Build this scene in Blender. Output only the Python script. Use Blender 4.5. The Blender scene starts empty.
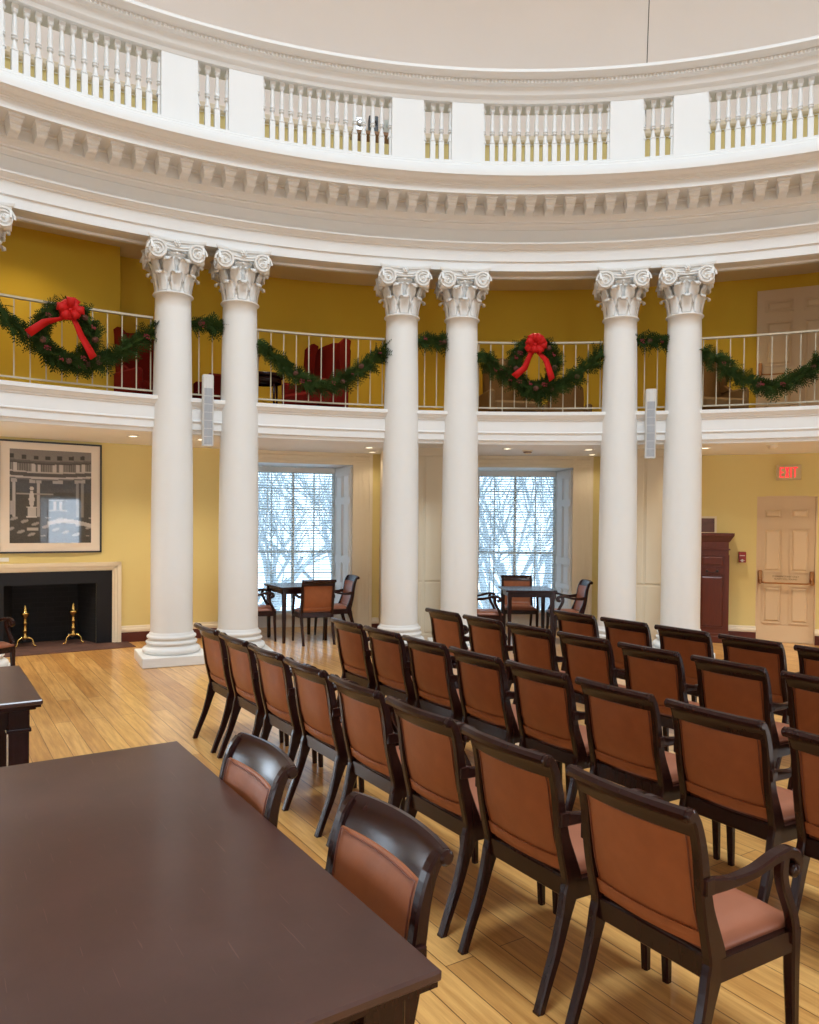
import bpy, math, random
from math import sin, cos, pi, radians as rad
from mathutils import Vector, Matrix, Euler

S = bpy.context.scene
COL = S.collection
D = bpy.data

# ------------------------------------------------------------------ camera
CAM = Vector((-1.2801, -0.8992, 1.729))
F_PX, PITCH, ROLL, CYP = 753.8, -0.0161, 0.0097, 534.86
cd = D.cameras.new('camera'); cam = D.objects.new('camera', cd); COL.objects.link(cam)
cd.sensor_fit = 'VERTICAL'; cd.sensor_height = 24.0; cd.lens = F_PX / 1024 * 24.0
cd.shift_y = (CYP - 512) / 1024; cd.clip_start = 0.05; cd.clip_end = 300
_f = Vector((0, cos(PITCH), sin(PITCH))); _u0 = Vector((0, -sin(PITCH), cos(PITCH))); _r0 = Vector((1, 0, 0))
_r = _r0 * cos(ROLL) + _u0 * sin(ROLL); _u = _u0 * cos(ROLL) - _r0 * sin(ROLL)
cam.matrix_world = Matrix(((_r.x, _u.x, -_f.x, CAM.x), (_r.y, _u.y, -_f.y, CAM.y), (_r.z, _u.z, -_f.z, CAM.z), (0, 0, 0, 1)))
S.camera = cam

# ------------------------------------------------------------------ view, world, lights
S.view_settings.view_transform = 'Standard'; S.view_settings.look = 'None'
S.view_settings.gamma = 1.0; S.view_settings.use_curve_mapping = False
S.view_settings.exposure = 0.10
S.cycles.use_denoising = True
S.cycles.max_bounces = 10; S.cycles.diffuse_bounces = 6; S.cycles.glossy_bounces = 4
S.cycles.transparent_max_bounces = 12
S.cycles.sample_clamp_indirect = 5.0

SKY_STRENGTH = 3.2
SKYLIGHT_W = 1280
WINDOW_FILL_W = 70
DOWNLIGHT_W = 62
GALLERY_W = 55
w = D.worlds.new('world'); S.world = w; w.use_nodes = True
nt = w.node_tree; nt.nodes.clear()
wo = nt.nodes.new('ShaderNodeOutputWorld'); bg = nt.nodes.new('ShaderNodeBackground')
bg.inputs['Color'].default_value = (0.55, 0.77, 1.0, 1); bg.inputs['Strength'].default_value = SKY_STRENGTH
nt.links.new(bg.outputs[0], wo.inputs[0])

ZEN = 15.2                      # height of the skylight
ld = D.lights.new('skylight_daylight', 'AREA'); ld.shape = 'DISK'; ld.size = 5.0
ld.energy = SKYLIGHT_W; ld.color = (0.74, 0.885, 1.0); ld.spread = rad(136)
lo = D.objects.new('skylight_daylight', ld); COL.objects.link(lo); lo.location = (0, 0, ZEN - 0.15)

# ------------------------------------------------------------------ materials
M = {}
def mat(name, col, rough=0.5, spec=0.5, metal=0.0, coat=0.0, noise=0.0, nscale=8.0, bump=0.0, emit=None, estr=0.0, sheen=0.0, stretch=None, coat_rough=0.1):
    m = D.materials.new(name); m.use_nodes = True; t = m.node_tree; b = t.nodes['Principled BSDF']
    b.inputs['Base Color'].default_value = (*col, 1); b.inputs['Roughness'].default_value = rough
    b.inputs['Specular IOR Level'].default_value = spec; b.inputs['Metallic'].default_value = metal
    b.inputs['Coat Weight'].default_value = coat; b.inputs['Coat Roughness'].default_value = coat_rough
    b.inputs['Sheen Weight'].default_value = sheen
    if emit: b.inputs['Emission Color'].default_value = (*emit, 1); b.inputs['Emission Strength'].default_value = estr
    if noise or bump:
        tc = t.nodes.new('ShaderNodeTexCoord'); n = t.nodes.new('ShaderNodeTexNoise'); n.inputs['Scale'].default_value = nscale; n.inputs['Detail'].default_value = 5
        src = tc.outputs['Object']
        if stretch:
            mp = t.nodes.new('ShaderNodeMapping'); mp.inputs['Scale'].default_value = stretch; t.links.new(src, mp.inputs[0]); src = mp.outputs[0]
        t.links.new(src, n.inputs['Vector'])
        if noise:
            mx = t.nodes.new('ShaderNodeMix'); mx.data_type = 'RGBA'
            mx.inputs[6].default_value = tuple(max(0, c * (1 - noise)) for c in col) + (1,)
            mx.inputs[7].default_value = tuple(min(1, c * (1 + noise)) for c in col) + (1,)
            t.links.new(n.outputs['Fac'], mx.inputs[0]); t.links.new(mx.outputs[2], b.inputs['Base Color'])
        if bump:
            bp = t.nodes.new('ShaderNodeBump'); bp.inputs['Strength'].default_value = bump; bp.inputs['Distance'].default_value = 0.01
            t.links.new(n.outputs['Fac'], bp.inputs['Height']); t.links.new(bp.outputs[0], b.inputs['Normal'])
    M[name] = m; return m

mat('white_paint', (0.775, 0.77, 0.755), 0.45, noise=0.015, nscale=3)
mat('column_paint', (0.765, 0.755, 0.73), 0.5, noise=0.02, nscale=4)
mat('dome_plaster', (0.93, 0.865, 0.83), 0.8, spec=0.2, noise=0.03, nscale=1.2)
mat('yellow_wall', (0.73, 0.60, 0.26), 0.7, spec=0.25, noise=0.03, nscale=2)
mat('shaded_yellow_wall', (0.68, 0.45, 0.040), 0.7, spec=0.25, noise=0.04, nscale=2)  # same yellow paint as the lower wall, gallery dimness put into the colour
mat('cream_paint', (0.76, 0.66, 0.50), 0.5, noise=0.02, nscale=3)
mat('door_paint', (0.70, 0.53, 0.34), 0.5, noise=0.02, nscale=3)
mat('ceiling_paint', (0.86, 0.85, 0.84), 0.8, spec=0.2)
mat('baseboard_red', (0.085, 0.014, 0.01), 0.4)
mat('dark_wood', (0.022, 0.0058, 0.0044), 0.24, spec=0.22, coat=0.13, noise=0.35, nscale=6, stretch=(8, 8, 1), coat_rough=0.15)
mat('cabinet_wood', (0.095, 0.018, 0.009), 0.35, spec=0.35, coat=0.15, noise=0.3, nscale=5, stretch=(8, 8, 1))
mat('leather', (0.30, 0.092, 0.032), 0.42, spec=0.3, noise=0.22, nscale=14, bump=0.15)
mat('lit_seat_leather', (0.30, 0.105, 0.055), 0.40, spec=0.4, noise=0.13, nscale=10, bump=0.12)  # same leather as the backs, light falling on the seats painted in paler
mat('piping', (0.16, 0.04, 0.018), 0.45)
mat('brass', (0.75, 0.50, 0.16), 0.25, metal=1.0)
mat('bronze', (0.42, 0.20, 0.08), 0.3, metal=1.0)
mat('black_frame', (0.012, 0.012, 0.014), 0.35)
mat('slate', (0.009, 0.009, 0.012), 0.45, spec=0.3, noise=0.2)
mat('mat_board', (0.78, 0.69, 0.60), 0.8)
mat('rail_metal', (0.50, 0.44, 0.33), 0.4, metal=0.3)
mat('red_velvet', (0.13, 0.008, 0.005), 0.9, spec=0.1, noise=0.15)
mat('brown_cane', (0.17, 0.085, 0.022), 0.75, noise=0.3, nscale=60, bump=0.3)
mat('red_ribbon', (0.46, 0.007, 0.005), 0.6, spec=0.2)
mat('cedar', (0.032, 0.056, 0.012), 0.9, spec=0.1, noise=0.55, nscale=9)
mat('berry', (0.22, 0.012, 0.02), 0.4)
mat('pinecone', (0.14, 0.05, 0.03), 0.8)
mat('speaker_shell', (0.62, 0.62, 0.60), 0.5)
mat('speaker_grille', (0.36, 0.38, 0.41), 0.6, noise=0.2, nscale=200)
mat('alarm_red', (0.30, 0.012, 0.010), 0.4)
mat('exit_plate', (0.60, 0.50, 0.28), 0.5)
mat('exit_red', (0.8, 0.02, 0.03), 0.4, emit=(1.0, 0.03, 0.05), estr=1.1)
mat('lamp_lens', (0.9, 0.85, 0.7), 0.4, emit=(1.0, 0.86, 0.6), estr=4.0)
mat('blind_white', (0.80, 0.84, 0.84), 0.5)
mat('bark', (0.40, 0.43, 0.45), 0.9)
mat('black_fabric', (0.01, 0.01, 0.012), 0.7)
mat('brown_fabric', (0.30, 0.17, 0.09), 0.7)
mat('steel', (0.5, 0.5, 0.52), 0.3, metal=1.0)
mat('door_text', (0.22, 0.12, 0.05), 0.6)
mat('dark_gap', (0.05, 0.035, 0.03), 0.8)

def glass_mat():
    m = D.materials.new('window_glass'); m.use_nodes = True; t = m.node_tree; t.nodes.clear()
    o = t.nodes.new('ShaderNodeOutputMaterial'); mx = t.nodes.new('ShaderNodeMixShader')
    tr = t.nodes.new('ShaderNodeBsdfTransparent'); gl = t.nodes.new('ShaderNodeBsdfGlossy'); gl.inputs['Roughness'].default_value = 0.02
    fr = t.nodes.new('ShaderNodeFresnel'); fr.inputs[0].default_value = 1.45
    t.links.new(fr.outputs[0], mx.inputs[0]); t.links.new(tr.outputs[0], mx.inputs[1]); t.links.new(gl.outputs[0], mx.inputs[2]); t.links.new(mx.outputs[0], o.inputs[0])
    M['glass'] = m
glass_mat()

def blind_mat():
    m = M['blind_white']; t = m.node_tree; b = t.nodes['Principled BSDF']; o = t.nodes['Material Output']
    tr = t.nodes.new('ShaderNodeBsdfTranslucent'); tr.inputs['Color'].default_value = (0.85, 0.90, 0.90, 1)
    mx = t.nodes.new('ShaderNodeMixShader'); mx.inputs[0].default_value = 0.65
    t.links.new(b.outputs[0], mx.inputs[1]); t.links.new(tr.outputs[0], mx.inputs[2]); t.links.new(mx.outputs[0], o.inputs['Surface'])
blind_mat()
def floor_mat():
    m = D.materials.new('heart_pine'); m.use_nodes = True; t = m.node_tree; b = t.nodes['Principled BSDF']
    N = t.nodes.new; L = t.links.new
    tc = N('ShaderNodeTexCoord'); mp = N('ShaderNodeMapping'); mp.inputs['Rotation'].default_value = (0, 0, rad(57.5))
    L(tc.outputs['Object'], mp.inputs[0])
    br = N('ShaderNodeTexBrick'); br.offset = 0.37; br.inputs['Scale'].default_value = 1.0
    br.inputs['Brick Width'].default_value = 2.3; br.inputs['Row Height'].default_value = 0.135; br.inputs['Mortar Size'].default_value = 0.0022
    br.inputs['Mortar Smooth'].default_value = 0.2
    br.inputs['Color1'].default_value = (0.57, 0.285, 0.080, 1); br.inputs['Color2'].default_value = (0.77, 0.445, 0.150, 1); br.inputs['Mortar'].default_value = (0.13, 0.05, 0.015, 1)
    L(mp.outputs[0], br.inputs['Vector'])
    m2 = N('ShaderNodeMapping'); m2.inputs['Scale'].default_value = (0.9, 13, 1); L(mp.outputs[0], m2.inputs[0])
    n1 = N('ShaderNodeTexNoise'); n1.inputs['Scale'].default_value = 2.2; n1.inputs['Detail'].default_value = 7; n1.inputs['Roughness'].default_value = 0.65; L(m2.outputs[0], n1.inputs['Vector'])
    rp = N('ShaderNodeValToRGB'); rp.color_ramp.elements[0].position = 0.33; rp.color_ramp.elements[1].position = 0.62
    rp.color_ramp.elements[0].color = (0.62, 0.50, 0.40, 1); rp.color_ramp.elements[1].color = (1.06, 1.04, 1.0, 1); L(n1.outputs['Fac'], rp.inputs[0])
    mx = N('ShaderNodeMix'); mx.data_type = 'RGBA'; mx.blend_type = 'MULTIPLY'; mx.inputs[0].default_value = 0.85
    L(br.outputs['Color'], mx.inputs[6]); L(rp.outputs[0], mx.inputs[7])
    L(mx.outputs[2], b.inputs['Base Color'])
    b.inputs['Roughness'].default_value = 0.34; b.inputs['Coat Weight'].default_value = 0.55; b.inputs['Coat Roughness'].default_value = 0.13
    bp = N('ShaderNodeBump'); bp.inputs['Strength'].default_value = 0.25; bp.inputs['Distance'].default_value = 0.003; bp.invert = True
    L(br.outputs['Fac'], bp.inputs['Height']); L(bp.outputs[0], b.inputs['Normal'])
    M['floor'] = m
floor_mat()

def table_mat():
    m = D.materials.new('worn_tabletop'); m.use_nodes = True; t = m.node_tree; b = t.nodes['Principled BSDF']
    N = t.nodes.new; L = t.links.new
    tc = N('ShaderNodeTexCoord'); n = N('ShaderNodeTexNoise'); n.inputs['Scale'].default_value = 3; n.inputs['Detail'].default_value = 8; n.inputs['Roughness'].default_value = 0.7
    L(tc.outputs['Object'], n.inputs['Vector'])
    r = N('ShaderNodeValToRGB'); r.color_ramp.elements[0].color = (0.040, 0.013, 0.009, 1); r.color_ramp.elements[1].color = (0.068, 0.025, 0.018, 1)
    r.color_ramp.elements[0].position = 0.3; r.color_ramp.elements[1].position = 0.75; L(n.outputs['Fac'], r.inputs[0])
    # fine scratches: thin bands of stretched noise in two directions
    acc = r.outputs[0]
    for ang, th in ((25, 0.735), (-50, 0.745), (80, 0.75)):
        mp = N('ShaderNodeMapping'); mp.inputs['Rotation'].default_value = (0, 0, rad(ang)); mp.inputs['Scale'].default_value = (1.5, 45, 1); L(tc.outputs['Object'], mp.inputs[0])
        s = N('ShaderNodeTexNoise'); s.inputs['Scale'].default_value = 3; s.inputs['Detail'].default_value = 2; L(mp.outputs[0], s.inputs['Vector'])
        g = N('ShaderNodeMath'); g.operation = 'GREATER_THAN'; g.inputs[1].default_value = th; L(s.outputs['Fac'], g.inputs[0])
        k = N('ShaderNodeMath'); k.operation = 'MULTIPLY'; k.inputs[1].default_value = 0.2; L(g.outputs[0], k.inputs[0])
        mx = N('ShaderNodeMix'); mx.data_type = 'RGBA'; mx.inputs[7].default_value = (0.26, 0.13, 0.10, 1); L(k.outputs[0], mx.inputs[0]); L(acc, mx.inputs[6]); acc = mx.outputs[2]
    L(acc, b.inputs['Base Color'])
    b.inputs['Roughness'].default_value = 0.38; b.inputs['Coat Weight'].default_value = 0.28; b.inputs['Coat Roughness'].default_value = 0.14
    M['tabletop'] = m
table_mat()

def brick_mat(name, c1, c2, mo):
    m = D.materials.new(name); m.use_nodes = True; t = m.node_tree; b = t.nodes['Principled BSDF']
    tc = t.nodes.new('ShaderNodeTexCoord'); br = t.nodes.new('ShaderNodeTexBrick'); br.inputs['Scale'].default_value = 1
    br.inputs['Brick Width'].default_value = 0.2; br.inputs['Row Height'].default_value = 0.07; br.inputs['Mortar Size'].default_value = 0.005
    br.inputs['Color1'].default_value = (*c1, 1); br.inputs['Color2'].default_value = (*c2, 1); br.inputs['Mortar'].default_value = (*mo, 1)
    mp = t.nodes.new('ShaderNodeMapping'); t.links.new(tc.outputs['Object'], mp.inputs[0])
    if name == 'firebrick': mp.inputs['Rotation'].default_value = (rad(-90), 0, 0)
    t.links.new(mp.outputs[0], br.inputs['Vector']); t.links.new(br.outputs['Color'], b.inputs['Base Color']); b.inputs['Roughness'].default_value = 0.8
    M[name] = m
brick_mat('hearth_brick', (0.075, 0.03, 0.02), (0.12, 0.05, 0.033), (0.07, 0.035, 0.025))
brick_mat('firebrick', (0.006, 0.006, 0.008), (0.010, 0.010, 0.012), (0.015, 0.015, 0.017))

def print_mat():
    m = D.materials.new('photo_print'); m.use_nodes = True; t = m.node_tree; b = t.nodes['Principled BSDF']
    a = t.nodes.new('ShaderNodeVertexColor'); a.layer_name = 'ink'; t.links.new(a.outputs[0], b.inputs['Base Color']); b.inputs['Roughness'].default_value = 0.5
    b.inputs['Coat Weight'].default_value = 1.0; b.inputs['Coat Roughness'].default_value = 0.02
    M['print'] = m
print_mat()

# ------------------------------------------------------------------ mesh builder
class MB:
    def __init__(s): s.v = []; s.f = []; s.m = []; s.sm = []
    def add(s, vs, fs, mi=0, smooth=False, T=None):
        o = len(s.v)
        s.v += [tuple(T @ Vector(p)) for p in vs] if T else [tuple(p) for p in vs]
        for f in fs: s.f.append(tuple(o + i for i in f)); s.m.append(mi); s.sm.append(smooth)
        return s
    def box(s, a, b, mi=0, T=None, bev=0.0):
        x0, y0, z0 = a; x1, y1, z1 = b
        if bev <= 0:
            vs = [(x, y, z) for z in (z0, z1) for y in (y0, y1) for x in (x0, x1)]
            return s.add(vs, [(0, 2, 3, 1), (4, 5, 7, 6), (0, 1, 5, 4), (2, 6, 7, 3), (0, 4, 6, 2), (1, 3, 7, 5)], mi, False, T)
        e = min(bev, (x1-x0)/2.01, (y1-y0)/2.01, (z1-z0)/2.01)
        def rg(z, k): return [(x0+k, y0+e, z), (x0+e, y0+k, z), (x1-e, y0+k, z), (x1-k, y0+e, z), (x1-k, y1-e, z), (x1-e, y1-k, z), (x0+e, y1-k, z), (x0+k, y1-e, z)]
        vs = rg(z0, e) + rg(z0+e, 0) + rg(z1-e, 0) + rg(z1, e); fs = []
        for r in range(3):
            for i in range(8): j = (i+1) % 8; fs.append((r*8+i, r*8+j, r*8+8+j, r*8+8+i))
        fs.append(tuple(range(7, -1, -1))); fs.append(tuple(range(24, 32)))
        return s.add(vs, fs, mi, False, T)
    def lathe(s, prof, n=24, mi=0, smooth=True, T=None, a0=0.0, a1=2*pi, cap=False):
        full = abs(a1-a0-2*pi) < 1e-6; k = n if full else n+1; vs = []
        for i in range(k):
            a = a0+(a1-a0)*i/n
            vs += [(r*sin(a), r*cos(a), z) for r, z in prof]
        fs = []; q = len(prof)
        for i in range(n):
            j = (i+1) % k
            for c in range(q-1):
                fs.append((i*q+c, i*q+c+1, j*q+c+1, j*q+c))
        if cap and not full: fs.append(tuple(range(q))); fs.append(tuple(range(k*q-1, k*q-q-1, -1)))
        return s.add(vs, fs, mi, smooth, T)
    def tube(s, path, rr, n=8, mi=0, T=None, smooth=True, cap=True):
        P = [Vector(p) for p in path]; R = rr if isinstance(rr, (list, tuple)) else [rr]*len(P); vs = []; up = None
        for i, p in enumerate(P):
            t = (P[min(i+1, len(P)-1)]-P[max(i-1, 0)]).normalized()
            if up is None:
                up = Vector((0, 0, 1)) if abs(t.z) < .9 else Vector((1, 0, 0))
            a = t.cross(up).normalized(); b = a.cross(t).normalized(); up = b
            vs += [tuple(p+(a*cos(2*pi*k/n)+b*sin(2*pi*k/n))*R[i]) for k in range(n)]
        fs = [(i*n+k, i*n+(k+1) % n, (i+1)*n+(k+1) % n, (i+1)*n+k) for i in range(len(P)-1) for k in range(n)]
        if cap: fs += [tuple(range(n-1, -1, -1)), tuple(range((len(P)-1)*n, len(P)*n))]
        return s.add(vs, fs, mi, smooth, T)
    def sweep(s, secs, mi=0, smooth=False, T=None, cap=True, closed=True):
        """loft a list of equally long rings"""
        n = len(secs[0]); vs = [p for r in secs for p in r]
        fs = [(i*n+k, i*n+(k+1) % n, (i+1)*n+(k+1) % n, (i+1)*n+k) for i in range(len(secs)-1) for k in range(n if closed else n-1)]
        if cap: fs += [tuple(range(n-1, -1, -1)), tuple(range((len(secs)-1)*n, len(secs)*n))]
        return s.add(vs, fs, mi, smooth, T)
    def ball(s, c, r, n=8, mi=0, sc=(1, 1, 1)):
        prof = [(max(1e-5, r*sin(pi*i/n)), -r*cos(pi*i/n)) for i in range(n+1)]
        T = Matrix.Translation(c) @ Matrix.Diagonal((*sc, 1)); return s.lathe(prof, n+2, mi, True, T)
    def mesh(s, name, mats):
        me = D.meshes.new(name); me.from_pydata(s.v, [], s.f)
        for q in (mats if isinstance(mats, (list, tuple)) else [mats]): me.materials.append(q if not isinstance(q, str) else M[q])
        me.polygons.foreach_set('material_index', s.m); me.polygons.foreach_set('use_smooth', s.sm); me.update()
        import bmesh
        bm = bmesh.new(); bm.from_mesh(me); bmesh.ops.recalc_face_normals(bm, faces=bm.faces); bm.to_mesh(me); bm.free()
        return me
    def build(s, name, mats, parent=None, **kw):
        o = D.objects.new(name, s.mesh(name, mats)); COL.objects.link(o)
        if parent: o.parent = parent
        for k, v in kw.items(): o[k] = v
        return o

def smooth_by_angle(o, deg=35):
    me = o.data; me.polygons.foreach_set('use_smooth', [True]*len(me.polygons))
    me.set_sharp_from_angle(angle=rad(deg)); return o
def polar(r, a, z=0.0): return Vector((r*sin(rad(a)), r*cos(rad(a)), z))
def empty(name, loc, az=0.0, label=None, cat=None, group=None):
    o = D.objects.new(name, None); COL.objects.link(o); o.location = loc; o.rotation_euler = (0, 0, -rad(az)); o.empty_display_size = 0.1
    if label: o['label'] = label
    if cat: o['category'] = cat
    if group: o['group'] = group
    return o
def copy_tree(o, parent=None):
    c = o.copy(); COL.objects.link(c); c.parent = parent
    for ch in list(KIDS.get(o.name, [])): k = copy_tree(ch, c); KIDS.setdefault(c.name, []).append(k)
    return c
KIDS = {}
def reg(o):
    """remember the children of a finished thing so that it can be copied"""
    for x in D.objects:
        if x.parent is not None: KIDS.setdefault(x.parent.name, []); (x in KIDS[x.parent.name]) or KIDS[x.parent.name].append(x)
def struct(o, label=None):
    o['kind'] = 'structure'
    if label: o['label'] = label
    return o

# ------------------------------------------------------------------ setting
RW = 11.1; RC = 9.332
BAYS = [2.81+18*k for k in range(-5, 6)]
WINS = [-15.19, 2.81, -51.19, -69.19, -87.19, 56.81, 74.81, 92.81, 110.81, 128.81, 146.81, 164.81, -159.19, -141.19]  # all but the first two are unseen, added for side light and reflections
HALF = 3.88; WH = 2.62
DOOR = (20.71, 24.75, 2.17)
FIRE = (-36.36, -30.48, 0.85)
ZC = 2.80          # lower ceiling
ZG = 3.05          # gallery floor top
N360 = 360

mb = MB(); mb.add([(0, 0, 0)]+[tuple(polar(12.2, i*5)) for i in range(72)], [(0, 1+(i+1) % 72, 1+i) for i in range(72)])
struct(mb.build('floor', 'floor'), 'polished heart pine board floor')

def ring_wall(mb, r, z0, z1, a0, a1, mi=0):
    n = max(1, int(abs(a1-a0)/1.0+.5))
    mb.lathe([(r, z0), (r, z1)], n, mi, True, None, rad(a0), rad(a1))
ops = sorted([(c-HALF, c+HALF, 0.0, WH) for c in WINS]+[(DOOR[0], DOOR[1], 0, DOOR[2]), (FIRE[0], FIRE[1], 0, FIRE[2])])
mb = MB(); a = -180.0
for (o0, o1, z0, z1) in ops:
    ring_wall(mb, RW, 0, ZC+.02, a, o0); ring_wall(mb, RW, z1, ZC+.02, o0, o1); a = o1
ring_wall(mb, RW, 0, ZC+.02, a, 180)
struct(mb.build('wall_lower', 'yellow_wall'), 'curved yellow wall under the gallery')

# window recesses, casings, sashes and blinds
def make_window(c, full, idx):
    root = empty('window_%d' % idx, polar(RW, c), c); root['kind'] = 'structure'
    root['label'] = 'tall white window recess with blinds' if full else 'unseen window further round the room, added for its light'
    def loc(r, a, z):  # into root's local frame
        p = polar(r, a-0.0); q = polar(r, a)  # angle relative to c
        return (q.x, q.y-RW, z)
    B = 2.95; RB = 11.90
    m = MB()
    jl = [loc(RW, -HALF, 0), loc(RB, -(3.72 if full else B), 0)]; jr = [loc(RW, HALF, 0), loc(RB, B, 0)]
    up = lambda p, z: (p[0], p[1], z)
    m.add([up(jl[0], WH), up(jl[1], WH), up(jr[1], WH), up(jr[0], WH)], [(0, 1, 2, 3)])
    m.add([up(jl[0], 0), up(jl[1], 0), up(jl[1], WH), up(jl[0], WH)], [(0, 1, 2, 3)])
    m.add([up(jr[0], 0), up(jr[1], 0), up(jr[1], WH), up(jr[0], WH)], [(0, 1, 2, 3)])
    zs = 0.20; x1 = (jr[1][0]-jl[1][0])/2; xc = (jr[1][0]+jl[1][0])/2; yb = jr[1][1]
    m.add([up(jl[1], 0), up(jr[1], 0), up(jr[1], zs), up(jl[1], zs)], [(0, 1, 2, 3)])
    m.box((xc-x1, yb-.03, zs), (xc+x1, yb+.02, zs+.03))
    m.build('window_recess', 'white_paint', root)
    # sash
    f = MB(); ys = yb-.0; W = x1; H0 = zs; H1 = WH
    f.box((-W, ys, H0), (-W+.05, ys+.06, H1)); f.box((W-.05, ys, H0), (W, ys+.06, H1))
    f.box((-W, ys, H0), (W, ys+.06, H0+.07)); f.box((-W, ys, H1-.06), (W, ys+.06, H1))
    f.box((-.022, ys, H0), (.022, ys+.06, H1)); zm = H0+(H1-H0)*4/7.0
    for k in (-1, 1): f.box((k*W*.5-.010, ys+.01, H0), (k*W*.5+.010, ys+.04, H1))
    for k in range(1, 7):
        z = H0+(H1-H0)*k/7.0; t = .022 if k in (3,) else .010
        f.box((-W, ys+.01, z-t), (W, ys+.04, z+t))
    f.build('window_frame', 'white_paint', root).location.x = xc
    if full:
        g = MB(); g.box((-W, ys+.045, H0), (W, ys+.049, H1)); g.build('window_pane', 'glass', root).location.x = xc
    if not full:
        l = D.lights.new('window_fill', 'AREA'); l.shape = 'RECTANGLE'; l.size = 1.15; l.size_y = 2.3; l.energy = WINDOW_FILL_W; l.color = (0.78, 0.89, 1.0)  # area lamp added in each unseen window to brighten the lower room
        lo = D.objects.new('window_fill', l); COL.objects.link(lo); lo.parent = root; lo.location = (0, yb-.08, 1.4); lo.rotation_euler = (rad(-90), 0, 0)
        return root
    # blinds
    b = MB(); yB = ys-.07; n = 54; zt = WH-.10; zb = zs+.06
    T = Matrix.Rotation(rad(-17), 4, 'X')
    for k in range(n):
        z = zb+(zt-zb)*k/(n-1)
        b.box((-W+.03, -.022, -.0012), (W-.03, .022, .0012), 0, Matrix.Translation((0, yB, z)) @ T)
    b.build('blind_slats', 'blind_white', root).location.x = xc
    b = MB(); b.box((-W+.02, yB-.035, zt+.005), (W-.02, yB+.03, WH-.01), 0, bev=.006); b.box((-W+.03, yB-.015, zb-.05), (W-.03, yB+.015, zb-.02))
    for x in (-.42, 0, .42): b.box((x-.004, yB-.026, zb), (x+.004, yB-.024, zt))
    b.build('blind_headrail', 'white_paint', root).location.x = xc
    # shutters: folded panelled leaves lining both jambs
    for sgn, A, Bp in ((-1, jl[0], jl[1]), (1, jr[0], jr[1])):
        sh = MB(); va = Vector(A); vb = Vector(Bp); d = (vb-va); L = d.length; d.normalize(); nrm = Vector((-d.y, d.x, 0)) * (-sgn if True else 1)
        if nrm.x * sgn > 0: nrm = -nrm
        T = Matrix(((d.x, nrm.x, 0, va.x), (d.y, nrm.y, 0, va.y), (0, 0, 1, 0), (0, 0, 0, 1)))
        sh.box((.015, .002, .04), (L-.10, .03, WH-.03), 0, T, bev=.004)
        Lw = L-.10
        for (p0, p1) in ((.05, .34), (.42, .68), (.76, 1.08), (1.18, 2.02), (2.12, 2.48)):
            for u0, u1 in ((.06, Lw/2-.02), (Lw/2+.03, Lw-.04)):
                for (q0, q1, e0, e1, h) in ((u0, u1, p0, p0+.012, .040), (u0, u1, p1-.012, p1, .040), (u0, u0+.012, p0, p1, .040), (u1-.012, u1, p0, p1, .040)):
                    sh.box((q0, .028, e0), (q1, h, e1), 0, T)
                sh.box((u0+.03, .028, p0+.03), (u1-.03, .036, p1-.03), 0, T, bev=.004)
        sh.build('shutter', 'white_paint', root)
    # fluted casing
    cs = MB()
    for sgn in (-1, 1):
        for k, (w0, w1, h) in enumerate(((3.88, 4.12, .05), (4.12, 4.34, .035), (4.34, 4.40, .045), (4.40, 4.64, .03), (4.64, 4.70, .045), (4.70, 4.94, .03), (4.94, 5.0, .045), (5.0, 5.24, .03), (5.24, 5.48, .055))):
            a0, a1 = sorted((sgn*w0, sgn*w1))
            n = 1; prof = [(RW+.01, 0), (RW-h, 0), (RW-h, ZC-.0), (RW+.01, ZC)]
            tmp = MB(); tmp.lathe(prof, n, 0, False, None, rad(a0), rad(a1), cap=True)
            cs.add([(p[0], p[1]-RW, p[2]) for p in tmp.v], tmp.f)
    tmp = MB()
    tmp.lathe([(RW+.01, WH), (RW-.05, WH), (RW-.05, WH+.05), (RW-.03, WH+.06), (RW-.03, WH+.12), (RW-.06, WH+.14), (RW-.06, ZC), (RW+.01, ZC)], 10, 0, False, None, rad(-5.48), rad(5.48), cap=True)
    cs.add([(p[0], p[1]-RW, p[2]) for p in tmp.v], tmp.f)
    cs.build('window_casing', 'cream_paint', root)
    return root
for i, c in enumerate(WINS): make_window(c, i < 2, i+1)

# baseboard: dark red board with a cream cap, between openings
mb = MB(); m2 = MB()
segs = []; a = -180
for (o0, o1, z0, z1) in ops:
    pad = 1.6 if z1 == WH else (1.6 if z1 == FIRE[2] else 0.0)
    if o0-pad-a > .3: segs.append((a, o0-pad))
    a = o1+pad
segs.append((a, 180))
for a0, a1 in segs:
    n = max(1, int((a1-a0)/1.5))
    mb.lathe([(RW, 0), (RW-.03, 0), (RW-.03, .14), (RW, .14)], n, 0, False, None, rad(a0), rad(a1), cap=True)
    m2.lathe([(RW, .14), (RW-.028, .14), (RW-.034, .165), (RW-.028, .19), (RW-.018, .20), (RW-.012, .225), (RW, .23)], n, 0, False, None, rad(a0), rad(a1), cap=True)
struct(mb.build('baseboard_lower', 'baseboard_red'), 'dark red baseboard'); struct(m2.build('trim_1', 'cream_paint'), 'cream cap moulding above the baseboard')

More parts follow.
